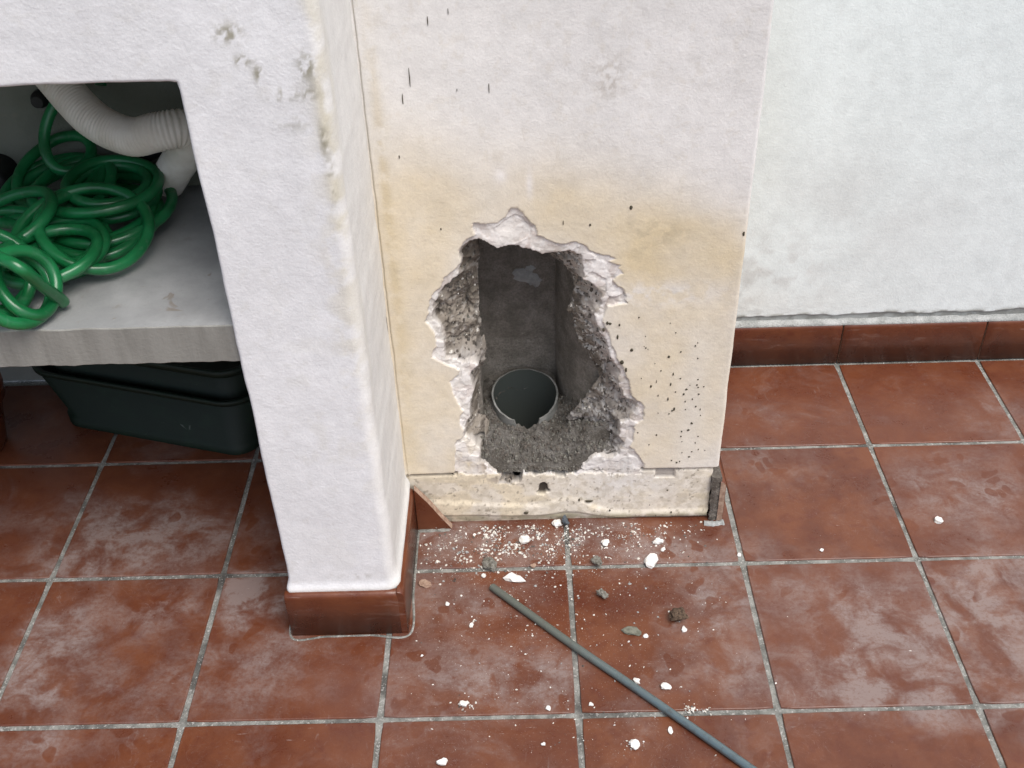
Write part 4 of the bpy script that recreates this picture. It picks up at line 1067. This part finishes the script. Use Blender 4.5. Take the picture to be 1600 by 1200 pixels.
# ---------------------------------------------------------------- steel rod
P = catmull([(.767, .254, .0066), (.838, .1845, .0066), (.908, .117, .0066), (.965, .0645, .0066), (1.035, -.001, .0066), (1.134, -.095, .0066), (1.24, -.196, .0066)], 110)
bm = bmesh.new()
def rr_(i):
    t = i / len(P)
    return (.0064 if i > 3 else .0052 + .0003 * i) + .00014 * (1 if (i % 4) < 2 else -1) * (i < 330)
add_tube(bm, P, rr_, 14)
rod = finish(bm, 'steel_rod', M_ROD)
tag(rod, 'long thin grey steel rod lying across the floor tiles', 'rod')

# ---------------------------------------------------------------- bits of plaster and mortar on the floor
def fragment(name, mat, x, y, w, ratio, thick, seed, ang=None, lump=False):
    r = random.Random(seed)
    bm = bmesh.new()
    bmesh.ops.create_icosphere(bm, subdivisions=3 if lump else 2, radius=.5)
    off = Vector((seed * 3.7, seed * 1.3, 0))
    if lump:
        bm.free(); bm = bmesh.new()
        for k in range(15):
            q = Vector((r.gauss(0, 1), r.gauss(0, 1), r.gauss(0, 1))).normalized() * r.uniform(.40, .56)
            bm.verts.new(q)
        bmesh.ops.convex_hull(bm, input=bm.verts[:])
        for v in [v for v in bm.verts if not v.link_faces]: bm.verts.remove(v)
        bmesh.ops.subdivide_edges(bm, edges=bm.edges[:], cuts=3, use_grid_fill=True)
    for v in bm.verts:
        p = v.co.copy()
        k = 1 + (.30 * noise.noise(p * 6 + off) + .14 * noise.noise(p * 14 + off) if lump else .6 * noise.noise(p * 2.2 + off) + .35 * noise.noise(p * 5 + off))
        v.co = p * k
        if not lump:
            v.co.z = max(-.3, min(.32 + .15 * noise.noise(p * 3 + off), v.co.z))
    for v in bm.verts:
        v.co = Vector((v.co.x * w, v.co.y * w * ratio * 1.25, v.co.z * thick * 1.4))
    zmin = min(v.co.z for v in bm.verts)
    for v in bm.verts: v.co.z -= zmin
    o = finish(bm, name, mat)
    o.location = (x, y, .0002)
    o.rotation_euler = (0, 0, r.uniform(-.4, .4) if ang is None else ang)
    return o
G = 'plaster bits knocked onto the floor'
for i, (k, x, y, w, ratio) in enumerate(BITS):
    lab = BIT_LABELS[i]
    if k == 'w': o = fragment('plaster_chip', M_WHITE, x, y, w, ratio, min(.009, .45 * w), i + 1); c = 'plaster chip'; g_ = G
    elif k == 'g': o = fragment('mortar_lump', M_GREY, x, y, w, ratio, .55 * w, i + 1, lump=True); c = 'mortar lump'; g_ = 'mortar lumps on the floor'
    elif k == 'k': o = fragment('dirt_clod', M_BROWN, x, y, w, ratio, .6 * w, i + 1, lump=True); c = 'clod'; g_ = None
    elif k == 's': o = fragment('stone_fragment', M_STONE, x, y, w, ratio * .8, .006, i + 1, ang=-.35); c = 'stone'; g_ = None
    else: o = fragment('tile_fragment', M_CLAY, x, y, w, ratio, .006, i + 1); c = 'tile fragment'; g_ = 'clay fragments on the floor'
    tag(o, lab, c, g_)

r = random.Random(12)
its = []
def drop(n, cx, cy, sx, sy, smin, smax, p=3.5):
    c = 0
    while c < n:
        x = r.gauss(cx, sx); y = r.gauss(cy, sy)
        if y > .404 or (x < .638) or x > 1.9 or y < -.5: continue
        if x > 1.16 and r.random() > .35: continue
        if noise.noise(Vector((x * 28, y * 40, 2))) + .5 * noise.noise(Vector((x * 90, y * 110, 4))) < r.uniform(-.45, .35): continue
        its.append((x, y, .0001, smin + (smax - smin) * r.random() ** p)); c += 1
drop(2500, .80, .368, .10, .036, .0005, .0070, 5)
drop(900, .98, .378, .09, .024, .0005, .006, 5)
for (sx_, sy_) in ((.980, -.056), (1.070, .004), (1.085, .001), (.726, .020)): drop(45, sx_, sy_, .008, .006, .0008, .006, 3)
drop(420, .83, .28, .14, .07, .0009, .005)
drop(420, .86, .12, .20, .14, .0009, .005, 5)
drop(110, 1.15, .15, .3, .2, .0008, .0035, 5)
cr = stones('plaster_crumbs', None, its, None, [M_WHITE, M_FILLET, M_BEAD, M_FILLET, M_RUBBLE, M_FILLET], (.08, .3))
tag(cr, 'white plaster crumbs and dust scattered over the tiles below the hole', 'crumbs', None, 'stuff')

# bluish plug of old pipe at the foot of the casing
o = fragment('wall_plug', M_PLUG, .8985, .4015, .013, 1.5, .017, 77, ang=.2, lump=True)
tag(o, 'small blue grey plug stuck at the foot of the casing above a tile joint', 'plug')
